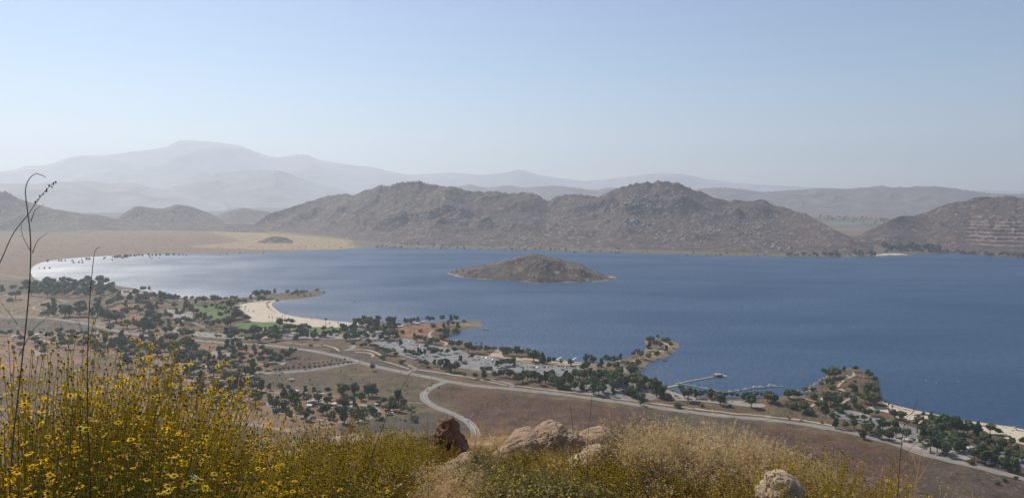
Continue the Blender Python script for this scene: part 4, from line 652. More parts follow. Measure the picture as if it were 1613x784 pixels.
while len(got) < 48:
    p = (rg.uniform(220, 1090), rg.uniform(95, 245))
    if inside(gp, np.array([p[0]]), np.array([p[1]]))[0] and all(math.hypot(p[0] - q[0], 2.2 * (p[1] - q[1])) > 55 for q in got): got.append(p)
for p in got: TREES.append((p[0] / 6.03, 430 + p[1] / 6.03, 10 + 3 * rg.rand(), ('round', 1 if rg.rand() < 0.5 else 0)))
for poly, n_, dmin, h0, h1 in [([(300, 548), (420, 548), (450, 560), (430, 585), (320, 590), (250, 560)], 34, 9, 7, 13), ([(185, 462), (300, 470), (300, 520), (250, 530), (190, 505)], 40, 8, 6, 12), ([(180, 535), (300, 540), (330, 580), (260, 620), (180, 600)], 36, 9, 9, 15), ([(20, 500 + 28), (180, 535), (160, 560), (20, 560)], 26, 8, 7, 11), ([(300, 590), (400, 590), (430, 640), (330, 650)], 26, 10, 10, 15), ([(420, 612), (560, 625), (640, 640), (600, 665), (430, 660)], 26, 10, 10, 15),
  ([(560, 510), (610, 505), (625, 530), (590, 540), (550, 530)], 22, 7, 8, 12), ([(360, 525), (560, 520), (560, 533), (360, 540)], 30, 8, 7, 11), ([(900, 590), (1000, 590), (1030, 620), (960, 630), (880, 605)], 10, 9, 12, 18), ([(1470, 665), (1600, 700), (1613, 745), (1560, 735), (1440, 700)], 14, 9, 12, 19)]:
    got = []; tries = 0
    while len(got) < n_ and tries < 4000:
        tries += 1; p = (rg.uniform(min(q[0] for q in poly), max(q[0] for q in poly)), rg.uniform(min(q[1] for q in poly), max(q[1] for q in poly)))
        if inside(poly, np.array([p[0]]), np.array([p[1]]))[0] and all(math.hypot(p[0] - q[0], 2 * (p[1] - q[1])) > dmin for q in got): got.append(p)
    for p in got: TREES.append((p[0], p[1], h0 + (h1 - h0) * rg.rand() ** 1.5, None))
TR = np.array([(t[0], t[1], t[2]) for t in TREES]); tx, ty, tz = px_ground(TR[:, :2]); tdist = np.sqrt(tx ** 2 + ty ** 2 + (CAM_Z - tz) ** 2)
th = TR[:, 2] * tdist / np.hypot(FPX, np.hypot(TR[:, 0] - 806, TR[:, 1] - 392)) * 1.27
REG = [('the grove at the glittering lake end', 110, 458), ('the dry field grove above the pale road', 110, 490), ('the campground nearest the yellow flowers', 90, 540), ('the pull-outs by the glittering water', 215, 468), ('the orange dirt clearing', 205, 500),
 ('the lake edge beyond the green lawn', 310, 470), ('the belt between clearing and lawn', 262, 505), ('the green lawn by the beach', 345, 495), ('the thin grassy spit into the lake', 440, 467), ('the lawn behind the curving beach', 400, 512), ('the long car park behind the curving beach', 430, 533),
 ('the last lawn of the curving beach', 530, 523), ('the upper campground below the main road', 245, 545), ('the looping campground lane', 290, 575), ('the trailer campground behind the flower stems', 330, 610), ('the campground beside the entrance road', 420, 565), ('the tree-lined entrance road', 500, 580),
 ('the lower campground loop', 430, 625), ('the reddish campground clearing', 490, 640), ('the lower campground loop end', 620, 645), ('the beach end of the big car park', 590, 515), ('the bare orange knoll', 670, 510), ('the small harbour point', 712, 515), ('the top corner of the big car park', 600, 550), ('the middle strip of the big car park', 680, 553),
 ('the roadside corner of the big car park', 690, 577), ('the water side of the big car park', 765, 555), ('the boat ramp shore', 850, 565), ('the island strip in the big car park', 795, 578), ('the road side of the big car park', 800, 597), ('the road junction beside the big car park', 870, 605), ('the shore beyond the boat ramps', 960, 572), ('the dense pine grove above the main road', 925, 600), ('the pine grove by the pale house', 975, 605),
 ('the neck of the hooked wooded point', 1000, 565), ('the tip of the hooked wooded point', 1045, 540), ('the foot of the long pier', 1020, 615), ('the marina car park', 1090, 625), ('the far end of the marina car park', 1180, 630), ('the shore between marina and headland', 1245, 625), ('the slope below the headland trail', 1270, 645), ('the top of the rounded headland', 1320, 590), ('the lake side of the rounded headland', 1370, 600), ('the hollow of the rounded headland', 1310, 635),
 ('the car park under the headland', 1330, 675), ('the start of the long sand beach', 1400, 655), ('the rows in the beach car park', 1400, 685), ('the two tall palms on the beach', 1465, 685), ('the grove behind the long beach', 1510, 680), ('the roadside below the beach grove', 1480, 705), ('the last car park by the long beach', 1570, 720)]
RA = np.array([(a, b) for _, a, b in REG]); reg = np.argmin(((TR[:, None, 0] - RA[None, :, 0]) / 1.0) ** 2 + ((TR[:, None, 1] - RA[None, :, 1]) * 1.6) ** 2, 1)
order = np.argsort(-TR[:, 2]); isbush = np.array([t[3] is not None and t[3][0] == 'bush' for t in TREES])
big = [i for i in order if not isbush[i]][:290]; bigb = [i for i in order if isbush[i]][:110]; chosen = set(big) | set(bigb); info = {}
rk = random.Random(3)
for i, t in enumerate(TREES):
    k = t[3]
    if k is None: q = rk.random(); k = ('round', 0) if q < 0.38 else ('round', 1) if q < 0.52 else ('tall', 0) if q < 0.72 else ('spread', 0) if q < 0.84 else ('tall', 1) if q < 0.92 else ('cone', 0) if q < 0.95 else ('wispy', 1)
    m, tm = rk.choice(KINDS[k]); wid = {'bush': 1.15, 'spread': 1.05, 'round': 1.12, 'tall': 1.1, 'cone': 0.95, 'wispy': 1.1}[k[0]] * rk.uniform(0.9, 1.15)
    info[i] = (k, m, tm, wid, rk.random() * 6.28)
byreg = {}
for i in sorted(chosen, key=lambda j: TR[j, 0]): byreg.setdefault((reg[i], info[i][0]), []).append(i)
proto = {}
for (rgi, k), L in byreg.items():
    for n, i in enumerate(L):
        k, m, tm, wid, rz = info[i]; h = th[i]
        lab = f"{WORD[k]} at {REG[rgi][0]}" if len(L) == 1 else f"{ordinal(n)} {WORD[k]} from the left at {REG[rgi][0]}"
        sc = (h * wid, h * wid, h); g = 'shrubs on the shore land' if k[0] == 'bush' else 'trees of the lakeside park'
        key = (m.name, tm.name)
        if key not in proto:
            r = empty(NAME[k[0]], (tx[i], ty[i], tz[i]), lab, 'shrub' if k[0] == 'bush' else 'tree', g, rz, sc)
            link('crown', m, r); link('trunk', tm, r); proto[key] = r
        else: copy_tree(proto[key], (tx[i], ty[i], tz[i]), rz, sc, lab, g)
def mass(name, label, items, mt):
    """one mesh of many far trees; items: (x, y, z, height, width, rz, mesh)"""
    Vs, Fs, o = [], [], 0
    for x, y, z, h, w, rz, me in items:
        n = len(me.vertices); v = np.empty(n * 3); me.vertices.foreach_get('co', v); v = v.reshape(-1, 3) * np.array([w, w, h]); c, s_ = math.cos(rz), math.sin(rz)
        Vs.append(np.stack([v[:, 0] * c - v[:, 1] * s_ + x, v[:, 0] * s_ + v[:, 1] * c + y, v[:, 2] + z], 1)); Fs += [tuple(a + o for a in p.vertices) for p in me.polygons]; o += n
    me = bpy.data.meshes.new(name); me.from_pydata(np.concatenate(Vs).tolist(), [], Fs); return tag(link(name, me, None, mt), label, 'woods', None, 'stuff')
M_mass = [mat('woodland', [(0.032, 0.055, 0.016), (0.065, 0.098, 0.028), (0.115, 0.145, 0.046)], scale=0.12, rough=0.7), mat('shore_scrub', [(0.035, 0.04, 0.025), (0.065, 0.068, 0.04), (0.10, 0.10, 0.06)], scale=0.1, rough=0.7)]
small = {k: crown_mesh('far_' + k, 7, k, 110) for k in ('round', 'tall', 'bush', 'spread')}
items = []
for i in range(len(TREES)):
    if i in chosen: continue
    k, m, tm, wid, rz = info[i]; items.append((tx[i], ty[i], tz[i], th[i], th[i] * wid, rz, small.get(k[0], small['round']))); 
mass('woodland', 'smaller dark trees and shrubs filling the lakeside park', items, M_mass[0])
far = []; r = np.random.RandomState(12)
def belt(P, n, h0, h1, spread, k='round'):
    P = np.array(P, float); L = np.linspace(0, len(P) - 1, 400); q = r.rand(n) * (len(P) - 1); X = np.interp(q, range(len(P)), P[:, 0]); Y = np.interp(q, range(len(P)), P[:, 1]) + r.randn(n) * spread
    x, y, z = px_ground(np.stack([X, Y], 1))
    for a, b, c, e in zip(x, y, z, r.rand(n)):
        h = (h0 + (h1 - h0) * e * e) * math.hypot(a, b) / FPX; far.append((a, b, c, h, h * 1.1, r.rand() * 6, small[k]))
belt([(1392, 393), (1420, 395), (1460, 396), (1480, 397)], 70, 5, 13, 2.0); belt([(1470, 396), (1540, 401), (1613, 406)], 70, 3, 8, 1.4); belt([(1236, 403.5), (1300, 404), (1320, 404), (1380, 404)], 60, 3, 9, 0.7)
belt([(1340, 397), (1375, 402)], 12, 4, 8, 1); belt([(1385, 378), (1430, 376), (1475, 380)], 18, 3, 7, 1.5); belt([(590, 389.5), (700, 390.5), (800, 392), (900, 394.5), (1000, 398), (1240, 403.5)], 170, 1.2, 3.6, 1.6, 'bush')
belt([(600, 386), (680, 387), (700, 388)], 22, 2, 5, 1); belt([(1290, 345), (1340, 346), (1400, 348)], 120, 2, 5, 2.2); belt([(1350, 336), (1480, 338)], 60, 2, 4, 1.5)
belt([(-20, 351), (100, 352), (250, 354)], 1, 1, 1, 1, 'bush'); belt([(460, 392), (560, 388)], 16, 1, 2.5, 2, 'bush')
rr2 = np.random.RandomState(5)
mass('treeline', 'low dark trees and scrub along the far shore', far, M_mass[1])
isb = []
for (px, py, h) in [(767, 417, 3.5), (712, 428.5, 3), (722, 427, 3), (733, 426, 2), (740, 424.5, 2), (749, 423, 2), (757, 421, 1.6), (720, 432, 3.5), (730, 434, 3.2), (738, 436, 3), (750, 438, 3), (805, 441, 2.5), (840, 444, 3), (848, 445, 3), (870, 442, 2.5), (728, 431, 2.5)]:
    X, Y = on_plane([px], [py + 0.0], 0); j = np.argmin((ix.ravel() - X[0]) ** 2 + (iy.ravel() - Y[0]) ** 2)
    for _ in range(4):
        zz = max(iz.ravel()[j], 0); f = (CAM_Z - zz) / CAM_Z; j = np.argmin((ix.ravel() - X[0] * f) ** 2 + (iy.ravel() - Y[0] * f) ** 2)
    hh = h * 2550 / FPX; isb.append((ix.ravel()[j], iy.ravel()[j], max(iz.ravel()[j], 0) - 0.3, hh, hh * 1.1, px * 0.7, small['bush' if h < 3.4 else 'round']))
for j, (a, b, c, h, w_, rz, me) in enumerate(isb):
    if j == 0: bp_me = crown_mesh('island_bush', 5, 'bush', 160); bp_me.materials.append(M_leaf[0])
    lab = ['dark tree on the skyline of the rocky island'] + [f'{ordinal(n)} shrub from the left on the rocky island' for n in np.argsort(np.argsort([q[0] for q in isb[1:]]))]
    o = link('shrub', bp_me); o.location = (a, b, c); o.scale = (w_, w_, h); o.rotation_euler = (0, 0, rz); tag(o, lab[j], 'shrub', 'shrubs on the rocky island')
# drowned bushes standing in the glittering bay
pb = [(75, 412.5, 4), (93, 411.5, 3), (97, 411.5, 3), (103, 411.5, 2.5), (114, 411.5, 3), (129, 410, 2.5), (136.5, 409, 4), (141, 409, 4), (164, 408, 3.5), (166, 406, 2), (177, 405.5, 2), (181, 406, 4), (185, 406, 5), (189, 405.5, 5), (193, 407, 4), (197, 406, 6), (201, 405, 5), (206, 404, 4), (212, 404, 4), (215, 403, 3), (219, 403, 4), (224, 403.5, 4), (177, 410, 2.5), (234, 402, 4), (236, 405, 3), (240, 403, 3.5), (246, 403, 4), (252, 402.5, 4), (239.5, 408, 2), (251, 407, 2), (262, 402, 4), (266, 402, 3.5), (274, 402, 4), (282, 402, 3), (288, 402, 2.5), (293, 403, 2.5), (346, 400.5, 2), (358, 400.5, 2), (378, 400, 3), (415, 399.5, 2), (116, 414.5, 3), (124, 414, 3), (130, 414, 3), (70, 423, 3), (78, 423, 3), (62, 423, 2)]
bm_ = crown_mesh('drowned_bush', 15, 'bush', 160); bm_.materials.append(M_leaf[0])
for n, (px, py, h) in enumerate(sorted(pb)):
    X, Y = on_plane([px], [py]); h = h * math.hypot(X[0], Y[0]) / FPX
    o = link('shrub', bm_); o.location = (X[0], Y[0], -0.3); o.scale = (h * 0.8, h * 0.8, h * 1.0); o.rotation_euler = (0, 0, n); tag(o, f'{ordinal(n)} dark bush from the left standing in the shallow bay', 'shrub', 'bushes standing in the shallow water')
# palms
M_palm = mat('palm_frond', [(0.03, 0.045, 0.02), (0.06, 0.08, 0.035)], scale=2, rand=0.2); M_ptr = mat('palm_trunk', [(0.13, 0.10, 0.075), (0.24, 0.19, 0.14)], scale=2)
def palm(loc, h, rz, lab, g, src=None):
    if src: return copy_tree(src, loc, rz, h, lab, g)
    root = empty('palm_tree', loc, lab, 'palm tree', g, rz, h); mb = MB(); mb.tube([(0, 0, -0.02), (0.005, 0, 0.4), (0, 0.005, 0.86)], [0.028, 0.02, 0.017], 7); mb.build('trunk', M_ptr, root, True)
    mb = MB(); r = random.Random(2)
    for i in range(46):
        a = r.random() * 6.28; el = r.uniform(-0.9, 1.35); L = r.uniform(0.14, 0.19); dx, dy = math.cos(a), math.sin(a); p = [(0.0, 0, 0.86 + 0.02 * r.random())]
        for q in (0.45, 0.8, 1.0): p.append((dx * L * q * math.cos(el), dy * L * q * math.cos(el), 0.87 + L * q * math.sin(el) - 0.07 * q * q))
        s = Vector((-dy, dx, 0)); wv = [0.006, 0.028, 0.022, 0.003]; vs = []
        for pp, w_ in zip(p, wv): vs += [Vector(pp) - s * w_ + Vector((0, 0, -w_ * 0.5)), Vector(pp), Vector(pp) + s * w_ + Vector((0, 0, -w_ * 0.5))]
        mb.add(vs, [(3 * q + e, 3 * q + e + 1, 3 * q + e + 4, 3 * q + e + 3) for q in range(3) for e in range(2)])
    mb.build('crown', M_palm, root); mb = MB(); mb.tube([(0, 0, 0.74), (0, 0, 0.80), (0, 0, 0.87)], [0.022, 0.045, 0.05], 8); mb.build('dead_frond_skirt', M_ptr, root); return root
src = None
for T_, place, L in [(TD, 'at the inner corner of the curving beach', [(102, 275, 32), (124, 280, 34), (157, 298, 48)]), (TD, 'between the curving beach and its lawn', [(385, 395, 50), (415, 400, 50), (460, 400, 42), (511, 385, 45), (538, 400, 42), (573, 395, 38)]), (TD, 'standing tall alone at the beach lawn', [(925, 452, 92)]),
                     (TD, 'at the tip lawn of the curving beach', [(961, 452, 50), (1042, 460, 58), (1065, 450, 42), (1090, 452, 38)]), (TB, 'on the lake edge above the green lawn', [(893, 280, 42)]), (T7, 'on the skyline of the orange knoll', [(752, 165, 50)]), (TH, 'on the shore of the big car park', [(300, 292, 66), (346, 285, 55), (358, 288, 52), (467, 310, 48), (553, 300, 50)]),
                     (TL, 'in the row at the start of the long beach', [(258, 105, 52), (285, 130, 62), (312, 145, 58)]), (TL, 'of the tall pair on the long beach', [(543, 228, 90), (602, 232, 94)])]:
    P = [(T_[0] + a / T_[2], T_[1] + b / T_[2]) for a, b, _ in L]; x, y, z = px_ground(P)
    for n in range(len(L)):
        h = L[n][2] / T_[2] * math.sqrt(x[n] ** 2 + y[n] ** 2 + (CAM_Z - z[n]) ** 2) / FPX * 0.98
        lab = f"palm tree {place}" if len(L) == 1 else f"{ordinal(n)} palm from the left {place}"
        o = palm((x[n], y[n], z[n]), h, n * 1.3, lab, 'palms along the shore', src); src = src or o

# ================================================================== VEHICLES, BOATS, BUILDINGS
def P_(name, c, rough=0.35, metal=0.0, spec=0.5): return mat(name, [tuple(q * 0.93 for q in c), c], scale=0.7, rough=rough, metal=metal, spec=spec)
M_white = P_('white_paint', (0.78, 0.78, 0.76)); M_glass = P_('dark_glass', (0.02, 0.025, 0.03), 0.12); M_tyre = P_('tyre_rubber', (0.02, 0.02, 0.02), 0.8); M_roofw = P_('white_roof', (0.55, 0.54, 0.51), 0.6)
M_terra = P_('terracotta_roof', (0.50, 0.26, 0.17), 0.8); M_wall = P_('tan_wall', (0.46, 0.38, 0.28), 0.85); M_wood = P_('weathered_deck', (0.27, 0.245, 0.215), 0.85); M_dark = P_('dark_metal', (0.05, 0.05, 0.05), 0.5); M_red = P_('red_siding', (0.32, 0.10, 0.07), 0.7); M_door = P_('brown_door', (0.14, 0.08, 0.05), 0.6)
M_conc = P_('concrete', (0.32, 0.305, 0.28), 0.85); M_bright = P_('boat_gelcoat', (0.52, 0.53, 0.54), 0.35); M_blue = P_('blue_canvas', (0.06, 0.13, 0.30), 0.7)
CARC = {'white': (0.78, 0.78, 0.77), 'silver': (0.45, 0.46, 0.47), 'black': (0.02, 0.02, 0.022), 'dark grey': (0.09, 0.09, 0.10), 'blue': (0.04, 0.09, 0.22), 'red': (0.30, 0.03, 0.03), 'tan': (0.38, 0.32, 0.24)}
CARM = {k: P_(k.replace(' ', '_') + '_car_paint', v, 0.25) for k, v in CARC.items()}
carproto = {}
def car(style, colour, loc, rz, lab, g):
    key = (style, colour)
    if key in carproto: return copy_tree(carproto[key], loc, rz, 1, lab, g)
    root = empty('parked_car', loc, lab, {'sedan': 'car', 'suv': 'car', 'pickup': 'pickup truck'}[style], g, rz)
    prof = {'sedan': [(-2.3, .35), (2.3, .35), (2.35, .7), (1.3, .92), (.6, 1.42), (-.9, 1.44), (-1.6, 1.0), (-2.3, .95)], 'suv': [(-2.35, .4), (2.35, .4), (2.4, .9), (1.3, 1.1), (.8, 1.72), (-2.0, 1.75), (-2.35, 1.1)],
            'pickup': [(-2.7, .45), (2.6, .45), (2.65, 1.0), (1.5, 1.15), (1.0, 1.75), (-.4, 1.75), (-.55, 1.1), (-2.7, 1.1)]}[style]
    mb = MB(); mb.prism(prof, -.88, .88); b = mb.build('body', CARM[colour], root); bv = b.modifiers.new('b', 'BEVEL'); bv.width = .07; bv.segments = 2
    mb = MB(); z0, z1 = (1.0, 1.36) if style == 'sedan' else (1.2, 1.64); xa, xb = {'sedan': (-1.3, .85), 'suv': (-1.9, 1.0), 'pickup': (-.35, 1.25)}[style]
    for s in (-1, 1): mb.add([(xa, s * .885, z0), (xb, s * .885, z0), (xb - .35, s * .86, z1), (xa + .3, s * .86, z1)], [(0, 1, 2, 3) if s < 0 else (3, 2, 1, 0)])
    xw = {'sedan': (1.25, .62), 'suv': (1.28, .83), 'pickup': (1.48, 1.02)}[style]
    mb.add([(xw[0], -.8, z0 - .02), (xw[0], .8, z0 - .02), (xw[1] + .02, .75, z1 + .02), (xw[1] + .02, -.75, z1 + .02)], [(0, 1, 2, 3)]); mb.build('windows', M_glass, root)
    for sx in (-1.4, 1.4):
        for sy in (-.8, .8): mb = MB(); mb.disc((sx, sy, .33), .33, .22, 12, 'y'); mb.build('wheel', M_tyre, root)
    carproto[key] = root; return root
def place(T_, pts): return px_ground([(T_[0] + a / T_[2], T_[1] + b / T_[2]) for a, b in pts])
rc = random.Random(8)
for T_, where, L in [
 (TH, 'in the loose group near the shore', [(320, 375, 'white', 'suv'), (362, 383, 'dark grey', 'sedan'), (400, 385, 'white', 'sedan'), (330, 402, 'dark grey', 'suv'), (326, 428, 'white', 'pickup'), (460, 402, 'black', 'sedan'), (458, 420, 'dark grey', 'pickup')]),
 (TH, 'in the busy rows by the boat ramps', [(730, 470, 'dark grey', 'sedan'), (747, 481, 'black', 'suv'), (815, 463, 'white', 'pickup'), (838, 470, 'black', 'sedan'), (852, 480, 'dark grey', 'suv'), (870, 494, 'white', 'suv'), (885, 475, 'silver', 'sedan'), (900, 483, 'black', 'sedan'), (915, 497, 'white', 'pickup'), (925, 452, 'white', 'suv'), (950, 456, 'silver', 'sedan'), (957, 478, 'black', 'suv'), (972, 482, 'white', 'sedan'), (940, 468, 'blue', 'sedan'), (985, 470, 'dark grey', 'sedan'), (1020, 466, 'dark grey', 'pickup')]),
 (TH, 'in the last car rows near the water', [(1082, 461, 'black', 'suv'), (1115, 492, 'dark grey', 'pickup'), (1130, 498, 'silver', 'sedan'), (1145, 470, 'dark grey', 'sedan'), (1160, 478, 'black', 'sedan'), (1178, 474, 'white', 'suv'), (1190, 480, 'white', 'sedan'), (1055, 455, 'dark grey', 'sedan')]),
 (TI, 'at the lot edge below shore trees', [(170, 412, 'dark grey', 'suv'), (185, 415, 'white', 'sedan'), (210, 418, 'black', 'sedan'), (225, 421, 'silver', 'sedan'), (152, 434, 'dark grey', 'pickup'), (163, 440, 'black', 'suv')]),
 (T7, 'in the lot under the orange knoll', [(515, 358, 'dark grey', 'sedan'), (590, 346, 'white', 'suv'), (632, 353, 'silver', 'sedan'), (672, 382, 'white', 'pickup'), (700, 385, 'dark grey', 'sedan'), (716, 386, 'black', 'suv'), (732, 393, 'white', 'sedan'), (530, 362, 'tan', 'sedan')]),
 (TJ, 'in the marina car park', [(262, 382, 'dark grey', 'sedan'), (795, 440, 'silver', 'sedan'), (240, 335, 'black', 'pickup')]),
 (TG, 'driving on the side road with the sharp bend', [(1033, 188, 'black', 'suv')]),
 (TL, 'among the beach car park trees', [(510, 352, 'white', 'pickup'), (1010, 500, 'white', 'suv'), (1100, 545, 'silver', 'sedan'), (885, 415, 'white', 'suv'), (1125, 552, 'white', 'sedan')])]:
    x, y, z = place(T_, [(a, b) for a, b, _, _ in L]); o_ = sorted(range(len(L)), key=lambda i: L[i][0]); same = {}
    for i in o_: same.setdefault((L[i][2], L[i][3]), []).append(i)
    for i in o_:
        q = same[(L[i][2], L[i][3])]; w_ = f"{L[i][2]} {'pickup truck' if L[i][3] == 'pickup' else 'car' if L[i][3] == 'sedan' else 'tall car'}"
        lab = (f"{w_} " if len(q) == 1 else f"{ordinal(q.index(i))} {w_} from the left ") + where
        o = car(L[i][3], L[i][2], (x[i], y[i], z[i] + 0.22), (0.9 + rc.choice([0, math.pi]) + rc.uniform(-.1, .1)) if 'driving' not in lab else 1.9, lab, 'parked cars by the lake' if 'driving' not in lab else None)
xx, yy, zz = place((600, 600, 4.03), [(538, 232)]); car('sedan', 'dark grey', (xx[0], yy[0], zz[0] + .36), 2.2, 'dark grey car driving on the side road just above the brown boulder', None)
# campers and trailers
def camper(loc, rz, L_, lab, g, src=None):
    if src: return copy_tree(src, loc, rz, (L_ / 8, 1.15, 1.15), lab, g)
    root = empty('camper_trailer', loc, lab, 'camper', g, rz, (L_ / 8, 1.15, 1.15)); mb = MB(); mb.prism([(-4, .6), (3.4, .6), (4, 1.2), (4, 2.4), (3.6, 3.0), (-3.8, 3.0), (-4, 2.7)], -1.2, 1.2); b = mb.build('body', M_white, root); bv = b.modifiers.new('b', 'BEVEL'); bv.width = .12
    for x0 in (-2.6, -.6, 2.4):
        mb = MB()
        for s in (-1, 1): mb.box((x0, s * 1.215, 2.05), (1.1, .03, .6))
        mb.build('window', M_glass, root)
    mb = MB(); mb.box((1.0, -1.22, 1.7), (.7, .04, 1.9)); mb.build('door', M_conc, root); mb = MB(); mb.prism([(-2.8, 2.55), (.2, 2.55), (.2, 2.62), (-2.8, 2.62)], -2.6, -1.2); mb.build('awning', M_blue, root); mb = MB(); mb.box((0, 0, 3.1), (.9, .7, .2)); mb.build('roof_vent', M_conc, root)
    for sx in (-1.4, -.6):
        for sy in (-1.05, 1.05): mb = MB(); mb.disc((sx, sy, .38), .38, .25, 12, 'y'); mb.build('wheel', M_tyre, root)
    return root
CP = [(TE, [(590, 405), (625, 404), (515, 92), (340, 80)], 'near the tree-lined entrance road'), (TC, [(940, 405), (985, 405), (1070, 490), (400, 85), (425, 95)], 'in the trailer campground'), (TM, [(955, 175), (985, 205), (1030, 157), (1120, 175), (960, 195)], 'in the grove above the yellow flowers'),
      (TA, [(560, 330), (620, 290), (450, 212), (468, 225), (370, 205), (1015, 325), (575, 370)], 'in the grove below the glittering bay'), (TE, [(1140, 565), (1160, 590), (600, 300), (780, 510), (1050, 590), (880, 440)], 'in the reddish campground clearing'), (TG, [(580, 440), (60, 410), (100, 380), (200, 345)], 'at the end of the lower campground loop'), (TA, [(420, 590), (640, 600), (870, 600), (150, 610), (910, 590), (1000, 580)], 'in the campground below the pale road'), (TL, [(420, 360), (515, 362), (900, 420), (1015, 512), (1050, 530)], 'among the trees by the long beach'), (TI, [(930, 550)], 'in the pines by the small bay'), (TD, [(520, 755), (530, 700)], 'beside the campground hedge above the entrance road')]
src = None
for T_, L, where in CP:
    L = sorted(L); x, y, z = place(T_, L)
    for n in range(len(L)):
        lab = f"white camper trailer {where}" if len(L) == 1 else f"{ordinal(n)} white camper from the left {where}"
        o = camper((x[n], y[n], z[n] + .1), rc.uniform(-.5, .5), rc.uniform(6, 10), lab, 'white campers in the campgrounds', src); src = src or o
# buildings
def house(name, cat, lab, T_, p, size, wallh, roofm, rz=0.15, hip=True, g=None, open_=False, wm=None):
    x, y, z = place(T_, [p]); root = empty(name, (x[0], y[0], z[0]), lab, cat, g, rz); a, b = size[0] / 2, size[1] / 2; wm = wm or M_wall
    if not open_:
        mb = MB(); mb.box((0, 0, wallh / 2 - .3), (size[0], size[1], wallh + .6)); mb.build('wall', wm, root)
        mb = MB(); mb.box((a * .3, -b - .04, 1.05), (1.0, .08, 2.1)); mb.build('door', M_door, root)
        for q in (-.6, -.2, .7): mb = MB(); mb.box((a * q, -b - .04, 1.7), (1.1, .08, .8)); mb.build('window', M_glass, root)
    else:
        for sx in (-1, 1):
            for sy in (-1, 1): mb = MB(); mb.box((sx * a * .85, sy * b * .85, wallh / 2 - .2), (.22, .22, wallh + .4)); mb.build('post', M_dark, root)
        mb = MB(); mb.box((0, 0, .72), (2.2, .9, .08)); mb.box((0, .75, .42), (2.2, .3, .06)); mb.box((0, -.75, .42), (2.2, .3, .06)); mb.box((0, 0, .35), (.3, 1.6, .7)); mb.build('picnic_table', M_conc, root)
    e = .7; mb = MB(); h = min(size) * .28 if hip else .25
    if hip: mb.add([(-a - e, -b - e, wallh), (a + e, -b - e, wallh), (a + e, b + e, wallh), (-a - e, b + e, wallh), (-a + b, 0, wallh + h), (a - b, 0, wallh + h)], [(0, 3, 2, 1), (0, 1, 5, 4), (1, 2, 5), (2, 3, 4, 5), (3, 0, 4)])
    else: mb.add([(-a - e, -b - e, wallh), (a + e, -b - e, wallh), (a + e, b + e, wallh + .5), (-a - e, b + e, wallh + .5)] + [(-a - e, -b - e, wallh + h), (a + e, -b - e, wallh + h), (a + e, b + e, wallh + h + .5), (-a - e, b + e, wallh + h + .5)], [(0, 3, 2, 1), (4, 5, 6, 7), (0, 1, 5, 4), (1, 2, 6, 5), (2, 3, 7, 6), (3, 0, 4, 7)])
    mb.build('roof', roofm, root); return root
house('park_building', 'building', 'pale house with pinkish hipped roof on the neck of the wooded point', TI, (845, 375), (11, 8), 3.6, M_terra, 0.5, wm=P_('cream_wall', (0.62, 0.5, 0.38), 0.8))
house('park_building', 'building', 'long low building with a bluish white roof in the trailer campground', TC, (908, 552), (15, 7), 3.2, M_roofw, 0.05, True)
house('restroom_building', 'building', 'white roofed building on the skyline of the orange knoll', T7, (767, 172), (8, 6), 3.2, M_roofw, 0.1)
house('restroom_building', 'building', 'long white roofed building on the knoll behind four round trees', T7, (690, 185), (17, 6), 3, M_roofw, 0.05)
house('restroom_building', 'building', 'white roofed building where the knoll meets the tree belt', T7, (540, 215), (9, 6), 3, M_roofw, 0.1)
house('snack_stand', 'building', 'small stand with dark roof beside the palms on the tip lawn', TD, (980, 460), (7, 5), 3, M_dark, 0.1)
house('restroom_building', 'building', 'tan restroom building near the lake edge above the lawn', TB, (1170, 325), (14, 7), 3.4, M_wall, 0.1)
house('park_building', 'building', 'reddish roofed hut at the foot of the long pier', TJ, (50, 290), (12, 6), 3, M_terra, 0.3)
house('restroom_building', 'building', 'white building half hidden behind trees at the lawn corner', TD, (345, 490), (8, 6), 3, M_roofw, 0.1)
house('restroom_building', 'building', 'flat white roofed building in the trees by the end of the long beach', TL, (890, 425), (9, 7), 3, M_roofw, 0.3)
house('restroom_building', 'building', 'pale cream building in the trees of the beach car park', TL, (430, 360), (7, 6), 3.4, M_wall, 0.3, wm=P_('yellowish_cream_wall', (0.6, 0.55, 0.36), 0.8))  # walls in a yellowish cream of their own
RM = [(TE, [(1070, 580), (1150, 560), (640, 410), (770, 545), (1000, 530), (480, 560)], 'in the reddish campground clearing'), (TC, [(960, 475), (1080, 500), (600, 100), (860, 300), (480, 270)], 'in the trailer campground'), (TA, [(130, 610), (350, 590), (520, 640), (740, 600), (470, 590)], 'in the far campground above the flowers'), (T7, [(560, 205), (450, 300), (240, 275), (655, 172)], 'between the orange knoll and the curving beach'), (TD, [(250, 212), (310, 210), (110, 232), (620, 520), (500, 540)], 'around the curving beach lawn'), (TB, [(480, 250), (620, 270), (260, 240), (1150, 280)], 'along the lake edge above the lawn'), (TG, [(90, 395), (300, 470), (450, 350)], 'by the end of the campground loop'), (TI, [(380, 625), (560, 560)], 'under the dense pines')]
for T_, L, where in RM:
    L = sorted(L)
    for n, p in enumerate(L): house('picnic_shelter', 'picnic shelter', f'{ordinal(n)} white shelter from the left {where}', T_, p, (6, 5), 2.6, M_roofw, rc.uniform(-.4, .4), False, 'white roofed picnic shelters', True)
